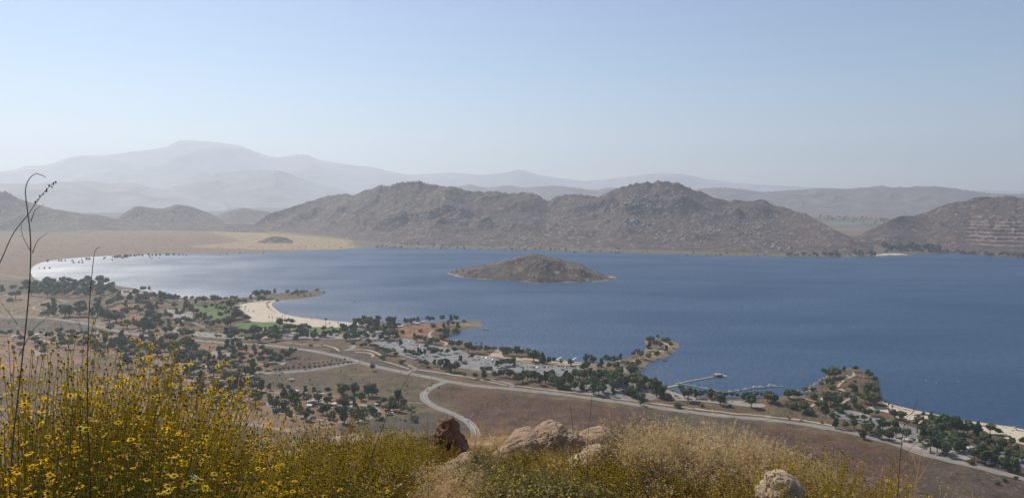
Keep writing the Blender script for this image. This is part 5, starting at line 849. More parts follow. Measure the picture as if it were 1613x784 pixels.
# lifeguard towers and things on the beaches
def tower(T_, p, lab, s=1.0):
    x, y, z = place(T_, [p]); root = empty('lifeguard_tower', (x[0], y[0], z[0]), lab, 'lifeguard tower', 'lifeguard towers on the sand', 0.4, s)
    for sx in (-1, 1):
        for sy in (-1, 1): mb = MB(); mb.box((sx * 1.0, sy * 1.0, .8), (.18, .18, 2.4)); mb.build('leg', M_white, root)
    mb = MB(); mb.box((0, 0, 1.9), (2.8, 2.8, .15)); mb.build('platform', M_wood, root); mb = MB(); mb.box((0, 0, 2.95), (2.0, 2.0, 2.0)); mb.build('cabin', M_white, root); mb = MB(); mb.box((0, 0, 4.05), (3.0, 3.0, .2)); mb.build('roof', M_dark, root)
    mb = MB(); mb.add([(-.5, -3.2, .05), (.5, -3.2, .05), (.5, -1.4, 1.9), (-.5, -1.4, 1.9), (-.5, -3.2, -.1), (.5, -3.2, -.1), (.5, -1.4, 1.75), (-.5, -1.4, 1.75)], [(0, 1, 2, 3), (7, 6, 5, 4), (0, 3, 7, 4), (1, 5, 6, 2)]); mb.build('ramp', M_wood, root)
tower(TD, (535, 333), 'lifeguard tower by the water in the middle of the curving beach'); tower(TD, (783, 374), 'lifeguard tower by the water near the palm end of the curving beach'); tower(TD, (385, 277), 'lifeguard tower on the wide sand below the spit'); tower(TL, (1232, 268), 'pale lifeguard tower on the long beach near the frame edge', 1.3)
def umbrella(T_, p, lab, m):
    x, y, z = place(T_, [p]); root = empty('beach_umbrella', (x[0], y[0], z[0]), lab, 'beach umbrella', 'umbrellas on the curving beach'); mb = MB(); mb.tube([(0, 0, -.3), (0, 0, 2.3)], .04, 5); mb.build('pole', M_dark, root)
    mb = MB(); n = 8; mb.add([(0, 0, 2.4)] + [(1.3 * math.cos(i * .785), 1.3 * math.sin(i * .785), 1.85) for i in range(n)], [(0, i + 1, (i + 1) % n + 1) for i in range(n)]); mb.build('canopy', m, root)
umbrella(TD, (825, 438), 'dark umbrella on the sand beside the tip lawn', M_dark); umbrella(TD, (1155, 410), 'umbrella at the waterline where the curving beach narrows', M_blue); umbrella(TD, (330, 338), 'small umbrella on the broad sand near the lawn', M_red); umbrella(TD, (235, 290), 'umbrella near the inner corner palms on the sand', M_blue)
# piers
def wpt(T_, p): x, y = on_plane([T_[0] + p[0] / T_[2]], [T_[1] + p[1] / T_[2]], 0.6); return Vector((x[0], y[0], 0))
def pier(name, lab, pts, w, T_, every=9, posts=True, m=None, cat='pier', rail=False):
    P = [wpt(T_, p) for p in pts]; root = empty(name, P[0], lab, cat)
    for a, b in zip(P[:-1], P[1:]):
        d = b - a; L_ = d.length; ang = math.atan2(d.y, d.x); c = (a + b) / 2 - P[0]; mb = MB(); mb.box((c.x, c.y, .62), (L_ + w * .3, w, .3), ang); mb.build('deck', m or M_wood, root)
        mb = MB(); mb.box((c.x, c.y, .2), (L_ * .98, w * .7, .5), ang); mb.build('float', M_dark, root)
        if rail:
            mb = MB(); n = Vector((-d.y, d.x, 0)).normalized() * (w / 2 - .1)
            for s in (-1, 1):
                mb.tube([a - P[0] + n * s + Vector((0, 0, 1.75)), b - P[0] + n * s + Vector((0, 0, 1.75))], .05, 4)
                for k in range(int(L_ / 4)): q = a.lerp(b, k / (L_ / 4)) - P[0] + n * s; mb.tube([q + Vector((0, 0, .7)), q + Vector((0, 0, 1.75))], .04, 4)
            mb.build('railing', M_conc, root)
        if posts:
            n = Vector((-d.y, d.x, 0)).normalized() * (w / 2 + .15)
            for k in range(max(int(L_ / every), 1)):
                q = a.lerp(b, (k + .5) / max(int(L_ / every), 1)) - P[0] + n * (-1) ** k; mb = MB(); mb.tube([q + Vector((0, 0, -1.5)), q + Vector((0, 0, 2.0))], .18, 6); mb.build('post', M_dark, root)
    return root
pier('fishing_pier', 'long straight pier running out to the red floating shop', [(140, 293), (285, 262), (640, 195)], 5.0, TJ, 14, rail=True)
pier('marina_dock', 'low dock bent like an elbow lined with small moored boats', [(310, 264), (460, 290), (700, 343), (760, 346), (880, 325), (1000, 303), (1206, 286), (1290, 290)], 3.2, TJ, 14)
pier('platform', 'wide pale landing float at the shore end of the pier', [(150, 300), (275, 274)], 11, TJ, 12, m=M_conc, cat='dock')
pier('platform', 'float with a pointed end beyond the red floating shop', [(625, 196), (745, 189)], 8, TJ, 12, m=M_conc, cat='dock')
for nm, T_, a, b, w in (('nearer to the big car park', TH, (1062, 400), (1112, 375), 4), ('beside the lone shore tree', TI, (240, 348), (284, 320), 4), ('inside the small harbour, long and pale', T7, (990, 343), (1128, 329), 3.2), ('inside the small harbour, short and dark', TH, (175, 236), (232, 228), 3)):
    pier('boat_ramp_dock', f'pale boat ramp dock {nm}', [a, b], w, T_, 9, m=M_bright, cat='dock')
c = wpt(TJ, (672, 193)); root = empty('floating_shop', c + Vector((0, 0, .75)), 'red floating shop with a pale roof at the end of the pier', 'building', None, 0.25)
mb = MB(); mb.box((0, 0, 1.6), (11, 8, 3.2)); mb.build('wall', M_red, root)
for q in (-3.6, -1.2, 3.4): mb = MB(); mb.box((q, -4.04, 1.9), (1.6, .08, 1.2)); mb.build('window', M_glass, root)
mb = MB(); mb.box((1.1, -4.04, 1.1), (1.1, .08, 2.2)); mb.build('door', M_white, root); mb = MB(); mb.add([(-6.5, -5.5, 3.2), (6.5, -5.5, 3.2), (6.5, 5.5, 3.2), (-6.5, 5.5, 3.2), (-2, 0, 5.0), (2, 0, 5.0)], [(0, 3, 2, 1), (0, 1, 5, 4), (1, 2, 5), (2, 3, 4, 5), (3, 0, 4)]); rf = mb.build('roof', M_conc, root); mb = MB(); mb.tube([(0, 0, 4.9), (0, 0, 8.5)], .08, 5); mb.build('flag_pole', M_dark, rf)
# boats
boatp = {}
def boat(kind, loc, rz, lab, g, sc=1):
    if kind in boatp: return copy_tree(boatp[kind], loc, rz, sc, lab, g)
    root = empty('moored_boat' if kind != 'dinghy' else 'small_boat', loc, lab, 'boat', g, rz, sc); mb = MB(); L_, w = (6.5, 1.2)
    st_ = [(-3.2, 1.1, 0), (-1, 1.25, 0), (1.2, 1.1, .05), (2.6, .55, .2), (3.4, .03, .35)]; vs = []
    for x, h, r_ in st_: vs += [(x, -h, .85 + r_), (x, -h * .75, -.1 + r_ * .5), (x, 0, -.35 + r_), (x, h * .75, -.1 + r_ * .5), (x, h, .85 + r_), (x, 0, .72 + r_)]
    fs = [(6 * i + j, 6 * i + (j + 1) % 6, 6 * i + 6 + (j + 1) % 6, 6 * i + 6 + j) for i in range(4) for j in range(6)] + [tuple(range(6))]
    mb.add(vs, fs); mb.build('hull', M_dark if kind == 'dinghy' else M_bright, root)
    if kind == 'cabin': mb = MB(); mb.box((.1, 0, 1.35), (2.6, 1.7, 1.1), 0, 0, .8); mb.build('cabin', M_bright, root); mb = MB(); mb.box((.1, 0, 1.5), (2.5, 1.6, .4), 0, 0, .97); mb.build('windshield', M_glass, root)
    elif kind == 'open':
        mb = MB(); mb.add([(1.0, -.9, .9), (1.0, .9, .9), (.7, .8, 1.4), (.7, -.8, 1.4)], [(0, 1, 2, 3)]); mb.build('windshield', M_glass, root)
        for sx in (-1.6, -.1): mb = MB(); mb.box((sx, 0, 1.0), (.5, 1.7, .4)); mb.build('seat', M_blue, root)
    elif kind == 'pontoon':
        mb = MB(); mb.box((-.2, 0, 2.6), (4.6, 2.5, .12)); mb.build('canopy', M_blue, root)
        for sx in (-2.2, 1.8):
            for sy in (-1, 1): mb = MB(); mb.tube([(sx, sy, .8), (sx, sy, 2.55)], .04, 4); mb.build('post', M_conc, root)
    else:
        for sx in (-1.2, .6): mb = MB(); mb.box((sx, 0, .85), (.4, 1.9, .1)); mb.build('bench', M_wood, root)
    mb = MB(); mb.box((-3.35, 0, .9), (.4, .4, .9), 0, 0, .8); mb.tube([(-3.35, 0, .5), (-3.4, 0, -.5)], .1, 5); mb.build('outboard_motor', M_dark, root); boatp[kind] = root; return root
BL = [(460, 282), (485, 288), (520, 296), (560, 305), (600, 315), (640, 322), (775, 338), (800, 333), (822, 334), (838, 325), (862, 328), (884, 321), (905, 322), (930, 315), (950, 314), (968, 310), (990, 308), (1012, 298), (1030, 300), (1050, 303), (1075, 298), (1100, 298), (1122, 294), (1145, 290), (1160, 284), (1178, 286), (1195, 282), (1212, 290), (1232, 288)]
ks = ['open', 'dinghy', 'open', 'pontoon', 'dinghy', 'open', 'cabin']
for n, p in enumerate(BL):
    k = 'cabin' if p[0] in (1012, 1030, 1160, 1178) else ks[n % 7]; c = wpt(TJ, (p[0], p[1])); c.z = .05
    boat(k, c, 1.9 + 0.2 * math.sin(n), f"{ordinal(n)} small {'white cabin' if k == 'cabin' else 'canopied' if k == 'pontoon' else 'dark' if k == 'dinghy' else 'white open'} boat from the left along the elbow dock", 'boats moored along the elbow dock', 1.0 if k != 'cabin' or n < 15 else 1.35)
for T_, L in [(TH, [((340, 108), 'cabin', 'white boat nearest the shore of the small harbour', 1.2), ((395, 102), 'pontoon', 'big canopied boat in the small harbour group', 1.7), ((412, 118), 'cabin', 'white cabin boat on the open side of the small harbour group', 1.6), ((378, 112), 'open', 'white open boat between the others in the small harbour', 1.2), ((303, 128), 'dinghy', 'dark rowing boat alone inside the small harbour', .8)]),
              (TJ, [((165, 47), 'dinghy', 'dark boat on the water beside the hooked wooded point', 1.2)]), ((680, 380, 5.04), [((1147, 360), 'dinghy', 'dark boat just off the rocky island', 1.1)]), ((400, 240, 3.2675), [((380, 547), 'dinghy', 'small dark boat on the lake in front of the golden plain', 1.1), ((430, 541), 'dinghy', 'tiny dark boat beside the golden plain shore', .9), ((577, 540), 'dinghy', 'tiny dark boat where the golden plain meets the mountain', .9), ((767, 647), 'dinghy', 'lone dark boat on open water before the rocky island', 1.1), ((45, 519), 'dinghy', 'dark boat close to the far golden shore', 1.6)]),
              (TD, [((1197, 211), 'dinghy', 'dark boat on open water beyond the curving beach', 1.2)]), (TL, [((240, 95), 'open', 'white open boat close to the start of the long beach', 1)])]:
    for p, k, lab, s in L: c = wpt(T_, p); c.z = .05; boat(k, c, rc.uniform(0, 6), lab, None, s)
for p, lab in (((855, 188), 'white buoy nearest the headland'), ((970, 182), 'white buoy farther from the headland'), ((803, 178), 'pale buoy between the headland and open water')):
    c = wpt((1213, 544, 3.2675), p); root = empty('buoy', c, lab, 'buoy', 'white buoys off the headland', 0, 1.3); mb = MB(); mb.disc((0, 0, .2), .7, .7, 12); mb.build('float', M_white, root); mb = MB(); mb.tube([(0, 0, .4), (0, 0, 1.5)], [.35, .1], 8); mb.build('top_mark', M_red, root)
# rocks of the breakwater at the headland
xr, yr, zr = px_ground([(1243 + i * 1.5 + (i > 22) * (i - 22) * .6, 625 - i * .55 - max(i - 20, 0) * .85) for i in range(36)]); rr = np.random.RandomState(4)
rockfield('shore_riprap', 'pale broken rock along the water at the foot of the headland', np.stack([np.repeat(xr, 6) + rr.randn(216) * 2.5, np.repeat(yr, 6) + rr.randn(216) * 4, np.repeat(zr, 6) * 0 + .4], 1), .5 + rr.rand(216), 5, M_rock)

# ================================================================== THE HILLTOP'S PLANTS AND ROCKS
def fgp(px, d):
    """a point on the hilltop in the direction of photograph column px, d metres out"""
    a = math.atan((px - 806.5) / FPX / ct) ; x, y = math.sin(a) * d, math.cos(a) * d; return x, y, float(ground_z(np.array([x]), np.array([y]))[0])
def top_z(px, py, d): return CAM_Z + float(ray(px, py)[2]) * d
def pmesh(name, V, F, m, parent=None, smooth=False, midx=None):
    me = bpy.data.meshes.new(name); me.from_pydata(V.tolist() if hasattr(V, 'tolist') else V, [], F)
    for q in (m if isinstance(m, (list, tuple)) else [m]): me.materials.append(q)
    if midx is not None: me.polygons.foreach_set('material_index', midx)
    me.update(); return link(name, me, parent)
M_stem = mat('olive_stem', [(0.30, 0.235, 0.03), (0.52, 0.415, 0.055), (0.72, 0.59, 0.14)], scale=3.0, detail=3, rough=0.6, trans=0.6)
M_stemg = mat('green_stem', [(0.14, 0.13, 0.03), (0.26, 0.24, 0.055), (0.38, 0.34, 0.10)], scale=3.0, detail=3, rough=0.6, trans=0.6)
M_sleaf = mat('silvery_leaf', [(0.09, 0.12, 0.06), (0.17, 0.21, 0.12), (0.28, 0.32, 0.21)], scale=6, rough=0.55, spec=0.5, trans=0.2)
M_head = mat('seed_head', [(0.028, 0.014, 0.007), (0.075, 0.038, 0.016)], scale=40, rough=0.9)
M_petal = mat('yellow_petal', [(0.94, 0.54, 0.006), (0.98, 0.68, 0.014)], scale=20, rough=0.6, trans=0.45)
M_calyx = mat('olive_calyx', [(0.56, 0.42, 0.03), (0.80, 0.60, 0.05)], scale=20, rough=0.7, trans=0.3)
M_straw = mat('straw', [(0.38, 0.26, 0.11), (0.62, 0.45, 0.20), (0.78, 0.62, 0.32)], scale=2.5, detail=4, rough=0.7, trans=0.45)
M_oat = mat('pale_oat', [(0.52, 0.38, 0.19), (0.74, 0.59, 0.35), (0.86, 0.74, 0.48)], scale=4, detail=4, rough=0.6, trans=0.5)
M_rust = mat('rusty_brush', [(0.16, 0.07, 0.03), (0.32, 0.15, 0.06), (0.42, 0.22, 0.10)], scale=8, rough=0.9)
M_twig = mat('grey_brown_twig', [(0.10, 0.07, 0.045), (0.24, 0.18, 0.12)], scale=5, rough=0.9)
M_dleaf = mat('dusty_leaf', [(0.12, 0.11, 0.03), (0.26, 0.22, 0.06), (0.44, 0.36, 0.11)], scale=6, rough=0.7, trans=0.45)
M_gleaf = mat('fresh_leaf', [(0.13, 0.125, 0.02), (0.32, 0.28, 0.05), (0.56, 0.48, 0.13)], scale=6, rough=0.5, spec=0.5, trans=0.45)
M_tan = mat('dried_flower', [(0.36, 0.23, 0.08), (0.58, 0.41, 0.17), (0.74, 0.57, 0.28)], scale=8, rough=0.9)
M_stalk = mat('dark_dry_stalk', [(0.045, 0.036, 0.024), (0.12, 0.10, 0.06)], scale=6, rough=0.8)

def strands(r, n, base_r, h, spread, lean, rad, seg=4, jit=0.06, curve=0.5, hmin=0.55):
    """n curved stems from a common root; returns (n, seg+1, 3) centre lines"""
    a = r.rand(n) * 2 * np.pi; q = base_r * np.sqrt(r.rand(n)); P0 = np.stack([q * np.cos(a), q * np.sin(a), 0 * q], 1)
    b = a + 0.7 * r.randn(n); s = spread * np.sqrt(r.rand(n)) ; H = h * (hmin + (1 - hmin) * r.rand(n)) * (1 - 0.25 * (s / max(spread, 1e-6)) ** 2)
    D = np.stack([s * np.cos(b) + lean[0] * H / h, s * np.sin(b) + lean[1] * H / h, H], 1); t = np.linspace(0, 1, seg + 1)[None, :, None]
    P = P0[:, None] + D[:, None] * np.concatenate([t ** (1 + curve), t ** (1 + curve), t ** (1 - 0.1 * curve)], 2)
    P = P + jit * h * 0.3 * np.cumsum(r.randn(n, seg + 1, 3) * 0.35, 1) * t; return P
def ribbons(P, w0, w1, cross=True):
    """centre lines to thin three-sided rods"""
    n, k, _ = P.shape; T_ = np.gradient(P, axis=1); T_ /= np.linalg.norm(T_, axis=2)[..., None] + 1e-9
    A = np.cross(T_, np.array([0.3, 0.9, 0.2])); A /= np.linalg.norm(A, axis=2)[..., None] + 1e-9; B = np.cross(T_, A); w = np.linspace(w0, w1, k)[None, :, None]
    V = np.stack([P + (A * math.cos(q) + B * math.sin(q)) * w for q in (0, 2.094, 4.189)], 2)
    i = np.arange(n * k * 3).reshape(n, k, 3); F = np.stack([i[:, :-1], np.roll(i[:, :-1], -1, 2), np.roll(i[:, 1:], -1, 2), i[:, 1:]], -1).reshape(-1, 4)
    return V.reshape(-1, 3), F
def blobs(C, rad, r, flat=0.6, jit=0.15):
    o = np.array([(1, 0, 0), (0, 1, 0), (-1, 0, 0), (0, -1, 0), (0, 0, flat), (0, 0, -flat)]); f = np.array([(0, 1, 4), (1, 2, 4), (2, 3, 4), (3, 0, 4), (1, 0, 5), (2, 1, 5), (3, 2, 5), (0, 3, 5)])
    R_ = (rad * (0.75 + 0.5 * r.rand(len(C))))[:, None, None]; V = C[:, None] + o[None] * R_ * (1 + jit * r.randn(len(C), 6, 1)); return V.reshape(-1, 3), (f[None] + (np.arange(len(C)) * 6)[:, None, None]).reshape(-1, 3)
def leaves(C, L, W_, r, droop=0.3):
    n = len(C); a = r.rand(n) * 6.28; e = r.uniform(-0.5, 0.9, n); D = np.stack([np.cos(a) * np.cos(e), np.sin(a) * np.cos(e), np.sin(e)], 1); S = np.cross(D, r.randn(n, 3)); S /= np.linalg.norm(S, axis=1)[:, None]; l = L * (0.6 + 0.7 * r.rand(n))[:, None]
    w = W_ * (0.7 + 0.5 * r.rand(n))[:, None]; z = np.array([0, 0, 1.0]) * l * droop
    V = np.stack([C, C + D * l * 0.5 + S * w, C + D * l - z * 0.5, C + D * l * 0.5 - S * w], 1); return V.reshape(-1, 3), np.arange(n * 4).reshape(-1, 4)
def petals(C, rad, r):
    n = len(C); k = 8; up = np.array([0, 0, 1.0]) + 0.5 * r.randn(n, 3); up /= np.linalg.norm(up, axis=1)[:, None]; A = np.cross(up, r.randn(n, 3)); A /= np.linalg.norm(A, axis=1)[:, None]; B = np.cross(up, A); Vs = []
    for j in range(k):
        q = 2 * math.pi * j / k; d = A * math.cos(q) + B * math.sin(q); s = -A * math.sin(q) + B * math.cos(q); rr_ = rad * (0.8 + 0.4 * r.rand(n))[:, None]
        Vs.append(np.stack([C + d * rr_ * 0.3, C + d * rr_ * 0.7 + s * rr_ * 0.26, C + d * rr_ - up * rr_ * 0.15, C + d * rr_ * 0.7 - s * rr_ * 0.26], 1))
    V = np.stack(Vs, 1).reshape(-1, 3); return V, np.arange(n * k * 4).reshape(-1, 4)
def tips(P, r, per, hfrac=0.45, L=0.12):
    """side twigs off the upper part of each strand"""
    n, k, _ = P.shape; i = np.repeat(np.arange(n), per); t = 1 - hfrac * r.rand(len(i)); f = t * (k - 1); a = np.clip(f.astype(int), 0, k - 2); u = (f - a)[:, None]; S = P[i, a] * (1 - u) + P[i, a + 1] * u
    D = r.randn(len(i), 3) * [0.6, 0.6, 0.25] + [0, 0, 0.9]; D /= np.linalg.norm(D, axis=1)[:, None]; E = S + D * L * (0.5 + 0.8 * r.rand(len(i)))[:, None]; M = (S + E) / 2 + D[:, [1, 0, 2]] * L * 0.08
    return np.stack([S, M, E], 1)
def scalev(V, c=None): return V
class Plant:
    n = 0
def brittlebush(loc, h, rad, lab, g, seed, n=260, nf=26, lean=(0.10, 0), stem=None, nl=500, headr=0.0062, sw=0.0021, name='brittlebush', per=3):
    r = np.random.RandomState(seed); root = empty(name, loc, lab, 'flowering bush', g)
    P = strands(r, n, rad * 0.35, h, rad, (lean[0] * h, lean[1] * h), 0, 5); Q = tips(P, r, per, 0.5, 0.13)
    V1, F1 = ribbons(P, sw * 1.35, sw * 0.75); V2, F2 = ribbons(Q, sw * 0.7, sw * 0.5); pmesh('stem', np.concatenate([V1, V2]), np.concatenate([F1, F2 + len(V1)]).tolist(), stem or M_stem, root)
    E = np.concatenate([P[:, -1], Q[:, -1]]); V, F = blobs(E, headr, r, 0.75); o = pmesh('seed_heads', V, F.tolist(), M_head, root); tag(o, None, None, None, 'stuff')
    V, F = blobs(E - [0, 0, headr * 1.05], headr * 1.15, r, 0.8); o = pmesh('calyxes', V, F.tolist(), M_calyx, root); tag(o, None, None, None, 'stuff')
    if nf:
        # flowers come in little bunches
        hi = E[np.argsort(-E[:, 2] + 0.35 * h * r.rand(len(E)))[:max(len(E) // 2, 1)]]; seeds = hi[r.randint(0, len(hi), max(nf // 13, 1))]; C = []
        for s in seeds:
            d = np.linalg.norm(E - s, axis=1); C += list(E[np.argsort(d)[:r.randint(5, 20)]])
        V, F = petals(np.array(C), 0.0148, r); o = pmesh('flowers', V, F.tolist(), M_petal, root); tag(o, None, None, None, 'stuff')
    if nl:
        k = r.randint(0, n, nl); t = r.rand(nl) ** 1.3 * 0.75 * 5; a = np.minimum(t.astype(int), 4); u = (t - a)[:, None]; C = P[k, a] * (1 - u) + P[k, a + 1] * u + 0.02 * r.randn(nl, 3)
        V, F = leaves(C, 0.055, 0.015, r); o = pmesh('leaves', V, F.tolist(), M_sleaf, root); tag(o, None, None, None, 'stuff')
    return root
def shrub(loc, h, rad, lab, g, seed, n=240, lm=None, fm=None, nleaf=4000, nflow=800, L=0.022, W_=0.006, fr=0.009, lean=(0, 0), twig=None, name='shrub', cat='shrub', per=4, hmin=0.45, extra_head=0):
    r = np.random.RandomState(seed); root = empty(name, loc, lab, cat, g); P = strands(r, n, rad * 0.25, h, rad, (lean[0] * h, lean[1] * h), 0, 5, 0.12, 0.35, hmin); Q = tips(P, r, per, 0.6, 0.16)
    V1, F1 = ribbons(P, 0.0045, 0.002); V2, F2 = ribbons(Q, 0.0022, 0.0012); pmesh('twigs', np.concatenate([V1, V2]), np.concatenate([F1, F2 + len(V1)]).tolist(), twig or M_twig, root)
    def along(m, lo, hi, j):
        k = r.randint(0, len(P), m); t = (lo + (hi - lo) * r.rand(m)) * 4.999; a = t.astype(int); u = (t - a)[:, None]; A_ = P[k, a] * (1 - u) + P[k, a + 1] * u
        k2 = r.randint(0, len(Q), m); u2 = r.rand(m)[:, None]; B_ = Q[k2, 0] * (1 - u2) + Q[k2, 2] * u2; s = (r.rand(m) < 0.45)[:, None]; return np.where(s, A_, B_) + j * r.randn(m, 3)
    if nleaf: V, F = leaves(along(nleaf, 0.15, 1, 0.012), L, W_, r); tag(pmesh('leaves', V, F.tolist(), lm or M_dleaf, root), None, None, None, 'stuff')
    if nflow: V, F = blobs(along(nflow, 0.75, 1, 0.02), fr, r, 0.8, 0.3); tag(pmesh('flower_clusters', V, F.tolist(), fm or M_tan, root), None, None, None, 'stuff')
    return root
def grass_clump(loc, h, rad, lab, g, seed, n=420, m=None, heads=True, lean=(0.1, 0), w=0.0022, hm=0.5):
    r = np.random.RandomState(seed); root = empty('grass_clump', loc, lab, 'grass clump', g); P = strands(r, n, rad * 0.6, h, rad, (lean[0] * h, lean[1] * h), 0, 4, 0.08, 0.9, hm); V, F = ribbons(P, w, w * 0.4); tag(pmesh('blades', V, F.tolist(), m or M_straw, root), None, None, None, 'stuff')
    if heads:
        Q = tips(P, r, 7, 0.28, 0.045); V, F = ribbons(Q, 0.0009, 0.0007); V2, F2 = leaves(Q[:, -1], 0.022, 0.0042, r, 0.6); tag(pmesh('seed_sprays', np.concatenate([V, V2]), np.concatenate([F, F2 + len(V)]).tolist(), M_oat, root), None, None, None, 'stuff')
    return root
# low dry grass covering the ground
r = np.random.RandomState(3); n = 52000; a = r.uniform(R(-44), R(44), n); d = 2.2 + 9.5 * np.sqrt(r.rand(n)); x, y = np.sin(a) * d, np.cos(a) * d; den = fbm(x, y, 0.8, 4, 71); k = den + 0.35 * r.rand(n) > 0.02; x, y, d = x[k], y[k], d[k]; n = len(x); z = ground_z(x, y) - 0.01
q = r.rand(n) * 6.28; l = r.uniform(0.05, 0.20, n) * np.clip(1.35 - d * 0.075, 0.45, 1); ln = 0.10 + 0.18 * r.rand(n); t = np.array([0, 0.5, 1.0]); P = np.stack([x[:, None] + (np.cos(q) * ln)[:, None] * t ** 1.6, y[:, None] + (np.sin(q) * ln)[:, None] * t ** 1.6, z[:, None] + l[:, None] * t ** 0.8], 2)
V, F = ribbons(P, 0.0028, 0.001); tag(pmesh('dry_grass', V, F.tolist(), M_straw), 'short dry straw grass covering the hilltop between bushes and rocks', 'grass', None, 'stuff')

# boulders
def boulder(name, loc, lobes, lab, m, seed, sub=5, rough=0.05, sc=0.5, crack=0.03, rz=0):
    bm = bmesh.new(); bmesh.ops.create_icosphere(bm, subdivisions=sub, radius=1.0); v = np.array([q.co[:] for q in bm.verts]); f = [[q.index for q in p.verts] for p in bm.faces]; bm.free()
    rad = np.full(len(v), 0.05)
    for (cx, cy, cz, a, b, c) in lobes:
        C = np.array([cx, cy, cz]); S = np.array([a, b, c]); dn = v / S; cn = C / S; A_ = (dn ** 2).sum(1); B_ = -2 * (dn * cn).sum(1); Cc = (cn ** 2).sum() - 1; disc = B_ * B_ - 4 * A_ * Cc
        t = np.where(disc > 0, (-B_ + np.sqrt(np.maximum(disc, 0))) / (2 * A_), 0); rad = np.maximum(rad, t)
    x, y, z = (v * rad[:, None]).T; n1 = fbm(x + z * 0.7, y + z * 1.3, sc, 5, seed); n2 = fbm(x * 1.3 - z, z * 1.2 + y * 0.5, sc * 0.45, 5, seed + 4); n3 = np.abs(fbm(x - y * 0.6, z * 1.1 + y, sc * 1.1, 3, seed + 9))
    rad = rad * (1 + rough * 2.2 * n1 + rough * 1.3 * n2) - crack * np.exp(-(n3 / 0.018) ** 2)
    o = pmesh(name, v * rad[:, None], f, m, None, True); o.location = loc; o.rotation_euler = (0, 0, rz); return tag(o, lab, 'boulder')
def rockmat(nm, cols, dark):
    return mat(nm, cols, scale=5, detail=9, bump=0.9, bscale=22, bdist=0.02, rgh=0.7, extra=chain(spots(2.2, dark, 0.60, 0.06, vor=False, detail=8, mixmax=0.75), spots(60, (0.10, 0.08, 0.06), 0.20, 0.12, mixmax=0.5)))
M_b1 = rockmat('tan_granite', [(0.17, 0.115, 0.07), (0.31, 0.215, 0.14), (0.44, 0.325, 0.22)], (0.13, 0.095, 0.07)); M_b2 = rockmat('rusty_brown_rock', [(0.10, 0.05, 0.03), (0.20, 0.105, 0.06), (0.32, 0.19, 0.12)], (0.05, 0.03, 0.022)); M_b3 = rockmat('pale_granite', [(0.22, 0.155, 0.10), (0.37, 0.275, 0.19), (0.50, 0.385, 0.275)], (0.24, 0.19, 0.15))
def at_px(px, d, dz=0): x, y, z = fgp(px, d); return (x, y, z + dz)
d0 = 9.6
def bz(px, py, d): x, y, z = fgp(px, d); return (x, y, top_z(px, py, d))
boulder('boulder', bz(862, 701, 9.2), [(-0.24, 0, -0.03, 0.28, 0.36, 0.24), (0.06, 0.05, 0.04, 0.28, 0.4, 0.24), (0.22, 0.03, 0.0, 0.24, 0.35, 0.20), (0.40, 0.05, -0.12, 0.20, 0.3, 0.15), (-0.05, 0, -0.34, 0.60, 0.45, 0.3), (-0.48, 0, -0.2, 0.2, 0.3, 0.2)], 'largest tan boulder, two humps with a dark hollow under its front edge', M_b1, 3, 6, 0.06, 0.30, 0.022)
boulder('boulder', bz(703, 698, 9.0), [(0, 0, 0.06, 0.17, 0.2, 0.27), (0.07, 0, -0.10, 0.2, 0.2, 0.25), (-0.05, 0, -0.25, 0.25, 0.25, 0.3)], 'upright rusty brown rock shaped like a stump beside the largest boulder', M_b2, 8, 5, 0.10, 0.18, 0.03)
boulder('boulder', bz(944, 722, 8.2), [(0, 0, -0.02, 0.20, 0.3, 0.16), (0.10, 0, -0.12, 0.22, 0.3, 0.18), (-0.15, 0, -0.16, 0.2, 0.3, 0.2)], 'pale weathered rock just behind the grass stalks, at the big boulder\'s foot', M_b3, 12, 5, 0.07, 0.3, 0.02)
boulder('boulder', bz(945, 688, 10.6), [(0, 0, 0, 0.30, 0.3, 0.12), (0.18, 0, -0.08, 0.3, 0.3, 0.12)], 'small tan rock peeking out behind the biggest boulder', M_b1, 14, 5, 0.07, 0.3, 0.02)
boulder('boulder', bz(1240, 765, 6.3), [(0, 0, -0.01, 0.13, 0.18, 0.13), (0.05, 0, -0.06, 0.14, 0.2, 0.14), (-0.04, 0, -0.09, 0.15, 0.2, 0.14)], 'pale rounded rock poking out of the yellow bushes', M_b3, 17, 5, 0.07, 0.25, 0.012)
boulder('boulder', bz(735, 728, 8.2), [(0, 0, 0, 0.16, 0.2, 0.09), (-0.1, 0, -0.06, 0.16, 0.2, 0.1)], 'low tan rock in front of the rusty brush, half sunk', M_b1, 19, 5, 0.08, 0.25, 0.015)
boulder('boulder', bz(552, 694, 10.2), [(0, 0, 0, 0.22, 0.2, 0.07), (-0.2, 0, -0.02, 0.2, 0.2, 0.06)], 'flat pale rock showing behind the low olive brush', M_b3, 23, 5, 0.08, 0.25, 0.012)
#boulder('boulder', bz(1135, 790, 5.8), [(0, 0, 0, 0.14, 0.2, 0.07)], 'small rock at the bottom edge under the dry grass', M_b1, 29, 5, 0.08, 0.25, 0.012)

